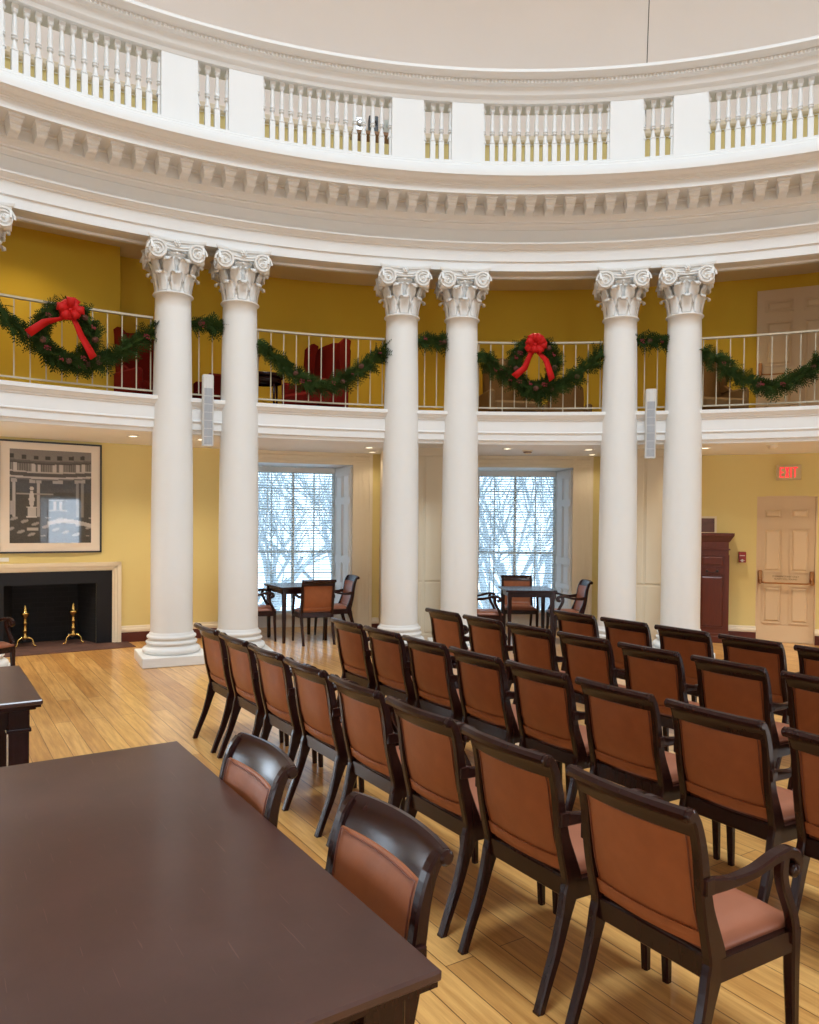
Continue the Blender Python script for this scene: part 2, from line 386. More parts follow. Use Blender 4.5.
# gallery slab with moulded fascia, lower ceiling
RF = 9.27
mb = MB(); mb.lathe([(RF+.06, ZC), (RW+.02, ZC)], N360, 0, True)
struct(mb.build('ceiling_lower', 'ceiling_paint'), 'white plaster ceiling under the gallery')
mb = MB(); mb.lathe([(RF+.06, ZC), (RF+.045, ZC), (RF+.045, 2.835), (RF+.012, 2.85), (RF+.012, 2.935), (RF-.006, 2.945), (RF-.006, 2.957), (RF, 2.965), (RF, 3.105), (RF-.012, 3.115), (RF-.012, 3.128), (RF-.03, 3.140), (RF-.045, 3.165), (RF-.05, 3.172), (RF-.062, 3.180), (RF-.062, 3.222), (RF-.05, 3.227), (RF+.30, 3.227), (RF+.34, 3.20), (RF+.35, ZG)], N360, 0, False)
o = struct(mb.build('trim_2', 'white_paint'), 'moulded white fascia of the gallery floor'); smooth_by_angle(o, 20)
mb = MB(); mb.lathe([(RF+.35, ZG), (RW+.02, ZG)], N360//2, 0, True)
struct(mb.build('floor_gallery', 'brown_fabric'), 'carpeted gallery floor')
# upper wall with projecting chimney breast, gallery ceiling
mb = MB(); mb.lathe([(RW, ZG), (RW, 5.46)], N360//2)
struct(mb.build('wall_upper', 'shaded_yellow_wall'), 'yellow wall of the gallery, shade put into its colour')
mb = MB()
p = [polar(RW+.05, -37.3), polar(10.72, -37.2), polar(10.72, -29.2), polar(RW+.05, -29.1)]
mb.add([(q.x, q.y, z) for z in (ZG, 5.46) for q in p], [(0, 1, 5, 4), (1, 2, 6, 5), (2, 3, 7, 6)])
struct(mb.build('wall_chimney', 'shaded_yellow_wall'), 'projecting chimney breast on the gallery wall')
RA = 9.12
mb = MB(); mb.lathe([(RA+.42, 5.42), (RW+.02, 5.42)], N360//2)
struct(mb.build('ceiling_gallery', 'cream_paint'), 'ceiling over the gallery')
# architrave, frieze, cornice
mb = MB(); mb.lathe([(RA+.42, 5.42), (RA+.42, 5.10), (RA+.40, 5.10), (RA+.40, 5.075), (RA+.34, 5.075), (RA+.33, 5.10), (RA+.12, 5.10), (RA+.11, 5.065), (RA, 5.065), (RA, 5.18), (RA-.02, 5.185), (RA-.02, 5.325), (RA-.035, 5.33), (RA-.04, 5.345), (RA-.055, 5.352), (RA-.075, 5.372), (RA-.085, 5.385), (RA-.10, 5.388), (RA-.10, 5.41), (RA, 5.418)], N360, 0, False)
o = struct(mb.build('trim_3', 'white_paint'), 'curved white architrave above the columns'); smooth_by_angle(o, 18)
mb = MB(); mb.lathe([(RA, 5.41), (RA+.008, 5.44), (RA+.008, 5.60)], N360, 0, True)
struct(mb.build('trim_4', 'white_paint'), 'plain curved frieze')
mb = MB(); mb.lathe([(RA+.01, 5.60), (RA-.01, 5.605), (RA-.02, 5.62), (RA-.045, 5.64), (RA-.05, 5.66), (RA-.075, 5.665), (RA-.075, 5.685), (RA-.09, 5.70), (RA-.12, 5.72), (RA-.15, 5.73), (RA-.15, 5.84), (RA-.17, 5.85), (RA-.17, 5.872), (8.66, 5.872), (8.66, 5.86), (8.62, 5.86), (8.62, 5.955), (8.610, 5.96), (8.610, 5.972), (8.585, 5.978), (8.585, 5.984), (8.556, 5.992), (8.538, 6.006), (8.528, 6.020), (8.510, 6.030), (8.492, 6.035), (8.492, 6.092), (8.52, 6.102), (8.74, 6.13)], N360, 0, False)
co = struct(mb.build('trim_5', 'white_paint'), 'projecting cornice carrying the modillions'); smooth_by_angle(co, 18)
# modillions
mm = MB()
R0, R1 = -.30, 0.0
pr = [(-.0, 5.873-5.873), ]
prof = [(0, 0), (-.255, 0), (-.255, -.028), (-.235, -.036), (-.235, -.066), (-.222, -.082), (-.205, -.088), (-.205, -.118), (-.19, -.14), (-.165, -.148), (-.14, -.14), (-.10, -.135), (-.05, -.15), (0, -.155)]
wd = lambda z: .075 if z > -.03 else (.062 if z > -.07 else (.055 if z > -.11 else .048))
ring0 = [(-wd(z), y, z) for y, z in prof]; ring1 = [(wd(z), y, z) for y, z in prof]
mm.sweep([ring0, ring1])
mme = mm.mesh('modillion', 'white_paint')
for k in range(-22, 23):
    az = -6.74+k*18/11.0
    o = D.objects.new('modillion', mme); COL.objects.link(o); o.parent = co; o.location = polar(8.955, az, 5.874); o.rotation_euler = (0, 0, -rad(az))

# attic: plinth steps, floor, wall, ledge, dome
mb = MB(); mb.lathe([(8.74, 6.13), (8.74, 6.26), (8.755, 6.285), (8.80, 6.29), (8.80, 6.325), (8.83, 6.345), (8.86, 6.35), (8.86, 6.375), (8.90, 6.385), (9.25, 6.385), (9.25, 6.15), (RW+.02, 6.15)], N360, 0, False)
o = struct(mb.build('trim_6', 'white_paint'), 'stepped white plinth under the balustrade'); smooth_by_angle(o, 18)
mb = MB(); mb.lathe([(RW, 6.15), (RW, 7.70)], N360//2); struct(mb.build('wall_attic', 'yellow_wall'), 'yellow wall behind the balustrade')
mb = MB(); mb.lathe([(RW+.02, 7.70), (RW-.06, 7.71), (RW-.08, 7.74), (RW-.08, 7.80), (RW-.04, 7.83), (RW+.02, 7.84)], N360//2, 0, False); struct(smooth_by_angle(mb.build('trim_7', 'cream_paint'), 20), 'cream ledge below the dome')
prof = []
DT = ZEN; RO = 2.5
for i in range(41):
    t = i/40.0; r = RW+(RO-RW)*0
    a = t*math.acos(RO/RW)
    prof.append((RW*cos(a), 7.84+(DT-7.84)*sin(a)/sin(math.acos(RO/RW))))
mb = MB(); mb.lathe(prof, 144)
struct(mb.build('ceiling', 'dome_plaster'), 'pinkish cream plaster dome')
mb = MB()
for az in (12.0, 30.0, 48.0, -60.0): 
    mb.lathe([(r-.004, z-.004) for r, z in prof[:30]], 1, 0, False, None, rad(az-.03), rad(az+.03))
struct(mb.build('trim_8', 'dark_gap'), 'thin seams between the dome panels')
# skylight frame and glass
mb = MB(); mb.lathe([(RO+.02, DT-.02), (RO-.06, DT-.05), (RO-.10, DT+.02), (RO-.10, DT+.3)], 96)
for k in range(8):
    T = Matrix.Rotation(k*pi/8, 4, 'Z'); mb.box((-RO, -.03, DT+.22), (RO, .03, DT+.30), 0, T)
mb.lathe([(1.2, DT+.22), (1.26, DT+.22), (1.26, DT+.30), (1.2, DT+.30)], 48)
struct(mb.build('window_skylight', 'white_paint'), 'round skylight at the top of the dome')

# ------------------------------------------------------------------ balustrade
bal = empty('balustrade', polar(9.0, 2.81, 6.385), 0, 'curved white balustrade with turned balusters above the cornice', 'balustrade')
bo = Vector(bal.location)
def built_at(mb, name, mats, root):
    o = mb.build(name, mats, root); o.location = -Vector(root.location) if root.rotation_euler.z == 0 else o.location; return o
mb = MB(); mb.lathe([(9.22, 7.16), (8.94, 7.16), (8.92, 7.20), (8.90, 7.215), (8.88, 7.24), (8.86, 7.30), (8.845, 7.325), (8.815, 7.335), (8.80, 7.34), (8.80, 7.385), (8.78, 7.39), (8.76, 7.40), (8.725, 7.42), (8.715, 7.425), (8.705, 7.43), (8.705, 7.468), (8.73, 7.475), (9.30, 7.475), (9.30, 7.40), (9.22, 7.38), (9.22, 7.16)], N360, 0, False)
o = built_at(mb, 'handrail', 'white_paint', bal); smooth_by_angle(o, 18)
mb = MB(); secs = []
for k in range(1360):
    az = -52+k*.075; d = .014 if k % 4 < 2 else 0.0; rr_ = 8.800-d; q = [polar(rr_, az, 7.343), polar(rr_, az, 7.381), polar(8.81, az, 7.383), polar(8.81, az, 7.341)]; secs.append([tuple(v) for v in q])
mb.sweep(secs)
built_at(mb, 'beaded_moulding', 'white_paint', bal)
mb = MB(); mb.lathe([(9.15, 6.385), (8.92, 6.385), (8.92, 6.41), (8.935, 6.415), (9.15, 6.415)], N360, 0, False); built_at(mb, 'bottom_rail', 'white_paint', bal)
pm = MB(); hw = rad(1.375)
def balprof():
    return [(.028, .30), (.045, .302), (.050, .315), (.045, .325), (.055, .33)]
bm_ = MB(); h0, h1 = .03, .775
bm_.box((-.033, -.033, h0), (.033, .033, .285), 0, bev=.003)
prof = [(r*.68, z) for r, z in [(.046, .285), (.060, .292), (.060, .300), (.050, .308), (.044, .325), (.030, .38), (.026, .405), (.030, .412), (.048, .415), (.048, .428), (.034, .432), (.034, .440), (.048, .443), (.048, .455), (.036, .46), (.043, .50), (.040, .58), (.030, .66), (.028, .684), (.040, .688), (.048, .70), (.048, .708), (.056, .712), (.056, .72)]]
bm_.lathe(prof, 12); bm_.box((-.033, -.033, .72), (.033, .033, h1), 0, bev=.003)
bme = bm_.mesh('baluster', 'white_paint')
for bay in range(-2, 4):
    pc = -8.68+2.49+18*bay            # azimuth of a pair's middle
    angs = [pc-.0-.375*1, pc+.375] ; angs = [pc+d for d in (-.36, .36)]
    e = pc+3.865; angs += [e+10.27/14*k for k in range(1, 14)]
    for az in angs:
        o = D.objects.new('baluster', bme); COL.objects.link(o); o.parent = bal; o.location = polar(9.03, az, 6.385)-bo; o.rotation_euler = (0, 0, -rad(az))
    for az in (pc-2.49, pc+2.49):
        m = MB(); m.lathe([(9.14, 6.40), (8.945, 6.40), (8.945, 7.17), (9.14, 7.17)], 3, 0, False, None, rad(az-1.32), rad(az+1.32), cap=True)
        for s_ in (-1, 1):        # half baluster engaged to each side of the pier
            T = Matrix.Translation(polar(9.03, az+s_*1.375, 6.385)) @ Matrix.Rotation(-rad(az), 4, 'Z')
            m.lathe([(r, z) for r, z in prof], 12, 0, True, T); m.box((-.018, -.033, h0), (.018, .033, .285), 0, T); m.box((-.018, -.033, .72), (.018, .033, h1), 0, T)
        built_at(m, 'pedestal', 'white_paint', bal)

# ------------------------------------------------------------------ columns
HT = 5.065; HS = 4.47
def leaf_mesh(w, h, out, lean, nm):
    m = MB(); n = 12; rows = []
    for i in range(n+1):
        t = i/n
        if t < .72: q = t/.72; z = h*q*.97; y = -lean*q - out*.25*q*q
        else:
            q = (t-.72)/.28; an = q*pi*1.15; y = -lean - out*.25 - out*.42*(1-cos(an)); z = h*.97 + out*.42*sin(an)*.75
        ww = w*(.80+.25*sin(pi*min(1, t*1.05))) * (1 if t < .8 else 1-.35*(t-.8)/.2)
        lobe = 1+.10*sin(t*26)
        rows.append([(-ww*lobe, y+.022, z), (-ww*.62, y-.004, z), (-ww*.3, y+.006, z), (0, y-.014, z), (ww*.3, y+.006, z), (ww*.62, y-.004, z), (ww*lobe, y+.022, z),
                     (ww*.5, y+.026, z), (0, y+.014, z), (-ww*.5, y+.026, z)])
    m.sweep(rows, 0, True); return m.mesh(nm, 'column_paint')
LEAF1 = leaf_mesh(.072, .20, .085, .012, 'acanthus_leaf'); LEAF2 = leaf_mesh(.078, .215, .105, .03, 'acanthus_leaf')
def volute_mesh():
    m = MB()
    # an ionic scroll facing -y: thick disc with a raised spiral fillet and an eye
    F_ = Matrix.Rotation(rad(90), 4, 'X')
    m.lathe([(1e-4, .012), (.100, .012), (.100, -.045), (1e-4, -.045)], 28, 0, False, F_)
    secs = []
    for i in range(61):
        t = i/60; a = t*2*pi*2.35; r = .094*(1-t)**.85+.020; w_ = .0105*(1-t)+.006
        secs.append([(q*cos(a), y, q*sin(a)) for q, y in ((r-w_, -.010), (r-w_*.7, -.034), (r+w_*.7, -.034), (r+w_, -.010))])
    m.sweep(secs, 0, False); m.ball((0, -.020, 0), .022, 10)
    return m.mesh('volute', 'column_paint')
VOL = volute_mesh()
def column_thing(az, label):
    root = empty('corinthian_column', polar(RC, az, 0), az, label, 'column', 'paired white columns around the room')
    m = MB(); m.box((-.39, -.39, 0), (.39, .39, .12), 0, bev=.008); m.build('plinth', 'column_paint', root)
    tor = lambda rc, zc, h, n=7: [(rc+h*sin(pi*i/n), zc-h*cos(pi*i/n)) for i in range(n+1)]
    m = MB(); m.lathe([(.20, .12)]+tor(.300, .158, .043)+[(.300, .205), (.292, .21), (.285, .222), (.290, .232)]+tor(.285, .252, .020, 5)+[(.278, .277), (.270, .284), (.268, .292)]+tor(.268, .318, .024, 6)+[(.268, .345), (.262, .350), (.262, .362), (.250, .375)], 48)
    m.build('base', 'column_paint', root)
    m = MB(); pr = []
    for i in range(25):
        t = i/24; r = .2475-(.037)*(max(0, t-.25)/.75)**1.5; pr.append((r if t > 0 else .25, .37+(HS-.03-.37)*t))
    m.lathe(pr+[(.232, HS-.028), (.240, HS-.018), (.236, HS-.008), (.222, HS-.004), (.205, HS)], 48); m.build('shaft', 'column_paint', root)
    # capital
    m = MB(); m.lathe([(.20, HS), (.195, HS+.10), (.20, HS+.26), (.215, HS+.38), (.235, HS+.42), (.245, HS+.425), (.255, HS+.44), (.25, HS+.455), (.235, HS+.46), (.225, HS+.50), (.20, HT-.04)], 32)
    # egg band
    for k in range(16):
        a = 2*pi*k/16; m.ball((.248*cos(a), .248*sin(a), HS+.435), .020, 6, 0, (1, 1, 1.1))
    # floral sprays between the leaves and the band
    for k in range(24):
        a = 2*pi*(k+.5)/24; m.ball((.228*cos(a), .228*sin(a), HS+.385), .016, 5)
    cap = m.build('capital', 'column_paint', root)
    for k in range(8):
        for me, off, z, r in ((LEAF1, 0, HS+.002, .205), (LEAF2, .5, HS+.13, .208)):
            a = (k+off)*45; o = D.objects.new('acanthus_leaf', me); COL.objects.link(o); o.parent = cap
            p = polar(-r, a); o.location = (p.x, p.y, z); o.rotation_euler = (0, 0, -rad(a))
    for k in range(4):
        ca = 45+90*k
        for s_ in (-1, 1):
            fa = ca+s_*45           # face normal azimuth
            p = polar(.295, 0); n = polar(1, fa); t = polar(1, fa+90)
            d = 1 if (polar(1, ca).dot(t) > 0) else -1
            pos = n*.292+t*(.225*d); o = D.objects.new('volute', VOL); COL.objects.link(o); o.parent = cap
            o.location = (pos.x, pos.y, HT-.160); o.rotation_euler = (0, 0, -rad(fa+d*10)+pi); o.scale = (d*-1.0, 1, 1)
    # abacus with concave sides, rolls linking volutes, fleuron
    m = MB()
    def outline(sc, z):
        pts = []
        for k in range(4):
            fa = 90*k
            for i in range(9):
                u = -1+2*i/8; x = u*.325; y = .255+.075*abs(u)**2
                p = polar(1, fa)*(y*sc)+polar(1, fa+90)*(x*sc); pts.append((p.x, p.y, z))
        return pts
    m.sweep([outline(.90, HT-.070), outline(.93, HT-.060), outline(.95, HT-.035), outline(1.0, HT-.028), outline(1.02, HT-.001)])
    m.build('abacus', 'column_paint', cap)
    m = MB()
    for k in range(4):
        n = polar(1, 90*k); t = polar(1, 90*k+90)
        m.tube([tuple(n*(.255+.03*abs(u))+t*(u*.22)+Vector((0, 0, HT-.075-.020*(1-u*u)))) for u in [-1+.2*i for i in range(11)]], .018, 6)
        m.tube([tuple(n*(.255+.03*abs(u))+t*(u*.20)+Vector((0, 0, HT-.125+.010*(u*u)))) for u in [-1+.2*i for i in range(11)]], .014, 6)
        c = n*.285+Vector((0, 0, HT-.052))
        for j in range(6):
            a = j*pi/3; m.ball(tuple(c+t*(.026*cos(a))+Vector((0, 0, .026*sin(a)))), .016, 6)
        m.ball(tuple(c+n*.01), .018, 6)
    m.build('fleuron_band', 'column_paint', cap)
    return root
COLS = [(-44.68, 'left column of the pair left of the fireplace picture, out of view'), (-39.70, 'white column at the left edge, only its scrolled capital showing'),
        (-26.68, 'white column nearest the fireplace, its square plinth showing on the floor'), (-21.70, 'white column between the left speaker and the left window'),
        (-8.68, 'white column right of the left window, its base hidden by chairs'), (-3.70, 'white column left of the right window with smoke detector beside it'),
        (9.32, 'white column between the right window and the right speaker'), (14.30, 'white column immediately left of the dark wood cabinet'),
        (27.32, 'white column beyond the exit door, outside the picture'), (32.30, 'second white column beyond the exit door, outside the picture')]
c0 = column_thing(*COLS[0]); reg(c0)
for az, lb in COLS[1:]:
    c = copy_tree(c0); c.location = polar(RC, az); c.rotation_euler = (0, 0, -rad(az)); c['label'] = lb

# white panelled piers behind two of the pairs
mb = MB()
def pier(cen, idx):
    m = MB(); T = Matrix.Translation(polar(9.98, cen)) @ Matrix.Rotation(-rad(cen), 4, 'Z')
    m.box((-.56, 0, 0), (.56, 1.1, ZC), 0, T)
    for s_ in (-1, 1):
        m.box((s_*.28-.26, -.012, .90), (s_*.28+.26, .0, ZC-.12), 0, T, bev=.004); m.box((s_*.28-.26, -.012, .16), (s_*.28+.26, 0, .87), 0, T, bev=.004)
    m.box((-.57, -.03, ZC-.10), (.57, .02, ZC), 0, T); m.box((-.57, -.02, 0), (.57, .02, .13), 0, T)
    struct(m.build('wall_pier', 'cream_paint'), 'white panelled pier behind a pair of columns')
pier(-6.19, 1); pier(11.81, 2)

# ------------------------------------------------------------------ gallery railings
def railing(c, half, bars, label):
    root = empty('gallery_railing', polar(9.42, c, 3.227), c, label, 'railing', 'metal railings of the gallery')
    loc = lambda a, z, r=9.42: tuple(Vector((polar(r, a).x, polar(r, a).y-9.42, z-3.227)))
    n = max(2, int(half*2)); A = [-half+2*half*i/n for i in range(n+1)]
    m = MB(); rect = lambda a, z, dz, dr: [loc(a, z-dz, 9.42-dr), loc(a, z+dz, 9.42-dr), loc(a, z+dz, 9.42+dr), loc(a, z-dz, 9.42+dr)]
    m.sweep([rect(a, 4.19, .012, .022) for a in A]); m.build('top_rail', 'rail_metal', root)
    m = MB(); m.sweep([rect(a, 3.305, .009, .012) for a in A]); m.build('bottom_rail', 'rail_metal', root)
    for i, a in enumerate(bars):
        m = MB(); x, y, _ = loc(a, 0); T = Matrix.Translation((x, y, 0)); zb = -.0 if (i % 5 == 2) else .07
        m.box((-.0062, -.0062, zb), (.0062, .0062, .955), 0, T); m.build('upright_bar', 'rail_metal', root)
    return root
BAYLAB = {-33.19: 'behind the wreath over the fireplace', -15.19: 'over the left window before the red wing chair', 2.81: 'behind the wreath over the right window', 20.81: 'over the exit door at the right'}
for c in (-33.19, -15.19, 2.81, 20.81):
    railing(c, 5.15, [-5+k for k in range(11)], 'long metal railing of thin bars, '+BAYLAB[c])
for c, l in ((-24.19, 'above the left speaker'), (-6.19, 'between the two middle columns'), (11.81, 'above the right speaker')):
    railing(c, 1.12, [-.5, .5], 'short piece of metal railing '+l)

# ------------------------------------------------------------------ garlands and wreaths
def sprig(m, p, d, L, rng):
    """a flat cedar frond: stem with paired leaflets"""
    d = d.normalized(); u = d.cross(Vector((rng.uniform(-1, 1), rng.uniform(-1, 1), rng.uniform(-1, 1))))
    if u.length < 1e-3: u = Vector((1, 0, 0))
    u.normalize(); k = d.cross(u).normalized(); n = 5
    for i in range(n):
        b = p+d*(L*(i+.4)/n)+Vector((0, 0, -.018*(i/n)**2)); l = L*.42*(1-.5*i/n)
        for s_ in (-1, 1):
            q = b+(d*.75+u*s_*.8)*l; wv = (d-u*s_).normalized()*(l*.16)
            m.add([tuple(b), tuple((b+q)/2+wv+k*.004), tuple(q), tuple((b+q)/2-wv+k*.004)], [(0, 1, 2, 3)], 0)
    q = p+d*L; m.add([tuple(p-u*.006), tuple(p+u*.006), tuple(q+u*.003), tuple(q-u*.003)], [(0, 1, 2, 3)], 0)
def bushy(path, rad_, per, rng, L0=.075, L1=.14):
    m = MB(); m.tube([tuple(p) for p in path], rad_*.55, 8)
    for i, p in enumerate(path):
        t = (path[min(i+1, len(path)-1)]-path[max(i-1, 0)]).normalized()
        a = t.cross(Vector((0, 0, 1)));
        if a.length < .1: a = t.cross(Vector((0, 1, 0)))
        a.normalize(); b = t.cross(a).normalized()
        for k in range(per):
            an = rng.uniform(0, 2*pi); o = a*cos(an)+b*sin(an)
            dr = o+t*rng.uniform(.3, 1.6)*(1 if rng.random() < .8 else -1)+Vector((0, 0, -.25))
            sprig(m, p+o*rad_*.4+t*rng.uniform(-.03, .03), dr, rng.uniform(L0, L1), rng)
    return m
def cone_mesh():
    m = MB(); m.lathe([(1e-4, -.035), (.015, -.03), (.026, -.01), (.024, .01), (.014, .028), (1e-4, .035)], 8)
    for k in range(26):
        a = k*2.4; z = -.028+k*.0023; r = .026*math.sqrt(max(.1, 1-(z/.04)**2)); m.box((r-.002, -.006, z-.002), (r+.008, .006, z+.003), 0, Matrix.Rotation(a, 4, 'Z'))
    return m.mesh('pinecone', 'pinecone')
CONE = cone_mesh()
def berries(rng):
    m = MB()
    for k in range(9): m.ball((rng.uniform(-.03, .03), rng.uniform(-.03, .0), rng.uniform(-.03, .03)), .009, 5)
    return m.mesh('berry_cluster', 'berry')
BER = [berries(random.Random(s)) for s in range(3)]
def deco(root, pts, rng):
    for i, p in enumerate(pts):
        me = CONE if i % 3 == 1 else BER[i % 3]
        o = D.objects.new(me.name.split('.')[0], me); COL.objects.link(o); o.parent = root; o.location = p; o.rotation_euler = (rng.uniform(0, 3), rng.uniform(0, 3), 0) if me is CONE else (0, 0, rng.uniform(-1, 1))
def garland(c, half, zf, label, seed, npts, per=9, rd=.05, ndec=8):
    rng = random.Random(seed); R = 9.33
    base = polar(R, c, zf(0)); root = empty('cedar_garland', base, c, label, 'garland', 'evergreen garlands on the gallery railing')
    path = []
    for i in range(npts):
        a = -half+2*half*i/(npts-1); q = polar(R, a); path.append(Vector((q.x, q.y-R, zf(a)-zf(0))))
    bushy(path, rd, per, rng, .09, .19).build('foliage', 'cedar', root)
    deco(root, [path[rng.randrange(1, npts-1)]+Vector((rng.uniform(-.02, .02), -.055, rng.uniform(-.04, .04))) for _ in range(ndec)], rng)
    return root
sag = lambda t: 4.05-.55*(1-min(1, abs(t)/5.2)**1.5)
for i, (c, l) in enumerate(((-33.19, 'long sagging evergreen garland running under the wreath over the fireplace'), (-15.19, 'long sagging evergreen garland in front of the red wing chair, over the left window'),
                            (2.81, 'long sagging evergreen garland running under the wreath over the right window'), (20.81, 'long sagging evergreen garland at the right above the exit door'))):
    garland(c, 5.08, sag, l, 10+i, 44, 9)
for i, (c, l) in enumerate(((-24.19, 'short evergreen garland on the rail above the left speaker'), (-6.19, 'short evergreen garland on the rail between the two middle columns'), (11.81, 'short evergreen garland on the rail above the right speaker'))):
    garland(c, 1.25, lambda t: 4.17+.0*t, l, 30+i, 12, 8, .045, 3)

def ribbon(m, path, wv, th=.004):
    """flat band along path; wv = half width vector(s)"""
    P = [Vector(p) for p in path]; secs = []
    for i, p in enumerate(P):
        t = (P[min(i+1, len(P)-1)]-P[max(i-1, 0)]).normalized(); w_ = wv[i] if isinstance(wv, list) else wv
        n = t.cross(w_).normalized()*th
        secs.append([tuple(p-w_-n), tuple(p+w_-n), tuple(p+w_+n), tuple(p-w_+n)])
    m.sweep(secs, 0, True)
def wreath(c, z, label, seed, dx, tails):
    rng = random.Random(seed); R = 9.26
    root = empty('christmas_wreath', polar(R, c, z), c, label, 'wreath', 'evergreen wreaths with red bows')
    path = [Vector((.265*cos(2*pi*i/44), .0, .30*sin(2*pi*i/44))) for i in range(45)]
    bushy(path, .075, 14, rng, .07, .15).build('foliage', 'cedar', root)
    pts = []
    for k in range(14): a = k*2*pi/14+.3; pts.append(Vector((.27*cos(a), -.085, .305*sin(a)))+Vector((rng.uniform(-.03, .03), 0, rng.uniform(-.03, .03))))
    deco(root, pts, rng)
    b = MB(); C0 = Vector((dx, -.13, .235))
    for k in range(12):
        a = 2*pi*k/12+rng.uniform(-.15, .15); L = rng.uniform(.11, .155); el = rng.uniform(-.3, .5)
        d = Vector((cos(a), -.35-el*.3, sin(a)*.85)).normalized(); side = d.cross(Vector((0, -1, 0))).normalized(); nn = d.cross(side).normalized()
        if nn.y > 0: nn = -nn
        loop = [C0, C0+d*L*.5+nn*.045, C0+d*L+nn*.03, C0+d*L*1.05-nn*.005, C0+d*L*.8-nn*.03, C0+d*L*.35-nn*.012]
        hw_ = [.012, .036, .042, .042, .034, .012]
        ribbon(b, loop, [side*h for h in hw_])
    b.ball(tuple(C0+Vector((0, -.03, 0))), .032, 8)
    # tails
    for k_, tail in enumerate(tails):
        s_ = -1 if k_ == 0 else 1
        pp = [C0+Vector((0, -.01, 0))]+[C0+Vector((x_, y_, z_)) for x_, y_, z_ in tail]
        w_ = [Vector((.018, .01, 0)), Vector((.028, .015, .006*s_)), Vector((.034, .02, .02*s_)), Vector((.036, .01, .028*s_))]
        fine = []; fw = []
        for i in range(len(pp)-1):
            for t in (0, .33, .66): fine.append(pp[i].lerp(pp[i+1], t)+Vector((0, -.012*sin(t*pi), 0))); fw.append(w_[i].lerp(w_[i+1], t))
        fine.append(pp[-1]); fw.append(w_[-1]); ribbon(b, fine, fw)
    b.build('red_bow', 'red_ribbon', root, label='large red ribbon bow with two tails')
wreath(-34.0, 3.83, 'round evergreen wreath with a red bow over the fireplace', 5, 0.0, (((-.09, -.03, -.11), (-.25, -.02, -.17), (-.42, -.02, -.32)), ((.04, -.03, -.10), (.12, -.01, -.27), (.25, -.02, -.50))))
wreath(2.35, 3.86, 'round evergreen wreath with a red bow over the right window', 6, -.02, (((-.04, -.03, -.08), (-.13, -.01, -.30), (-.27, -.02, -.42)), ((.03, -.03, -.09), (.15, -.01, -.20), (.23, -.02, -.46))))

# ------------------------------------------------------------------ chairs
def seclerp(path, w, d):
    """square-section member following (y,z) path at given x; w half width in x, d half depth"""
def member(m, pts, hw_, hd, mi=0, smooth=True):
    P = [Vector(p) for p in pts]; secs = []
    n = len(P)
    for i, p in enumerate(P):
        t = (P[min(i+1, n-1)]-P[max(i-1, 0)]).normalized(); x = Vector((1, 0, 0)); k = t.cross(x).normalized()
        x = k.cross(t).normalized()
        a = hw_[i] if isinstance(hw_, list) else hw_; b = hd[i] if isinstance(hd, list) else hd; c = min(a, b)*.35
        secs.append([tuple(p+x*sx+k*sy) for sx, sy in ((-a+c, -b), (a-c, -b), (a, -b+c), (a, b-c), (a-c, b), (-a+c, b), (-a, b-c), (-a, -b+c))])
    m.sweep(secs, 0, False)
def spline(pts, n=4):
    P = [Vector(p) for p in pts]; out = []
    for i in range(len(P)-1):
        p0 = P[max(i-1, 0)]; p1 = P[i]; p2 = P[i+1]; p3 = P[min(i+2, len(P)-1)]
        for k in range(n):
            t = k/n; out.append(.5*((2*p1)+(-p0+p2)*t+(2*p0-5*p1+4*p2-p3)*t*t+(-p0+3*p1-3*p2+p3)*t*t*t))
    out.append(P[-1]); return out
def interp(vals, n=4):
    out = []
    for i in range(len(vals)-1):
        for k in range(n): out.append(vals[i]+(vals[i+1]-vals[i])*k/n)
    out.append(vals[-1]); return out
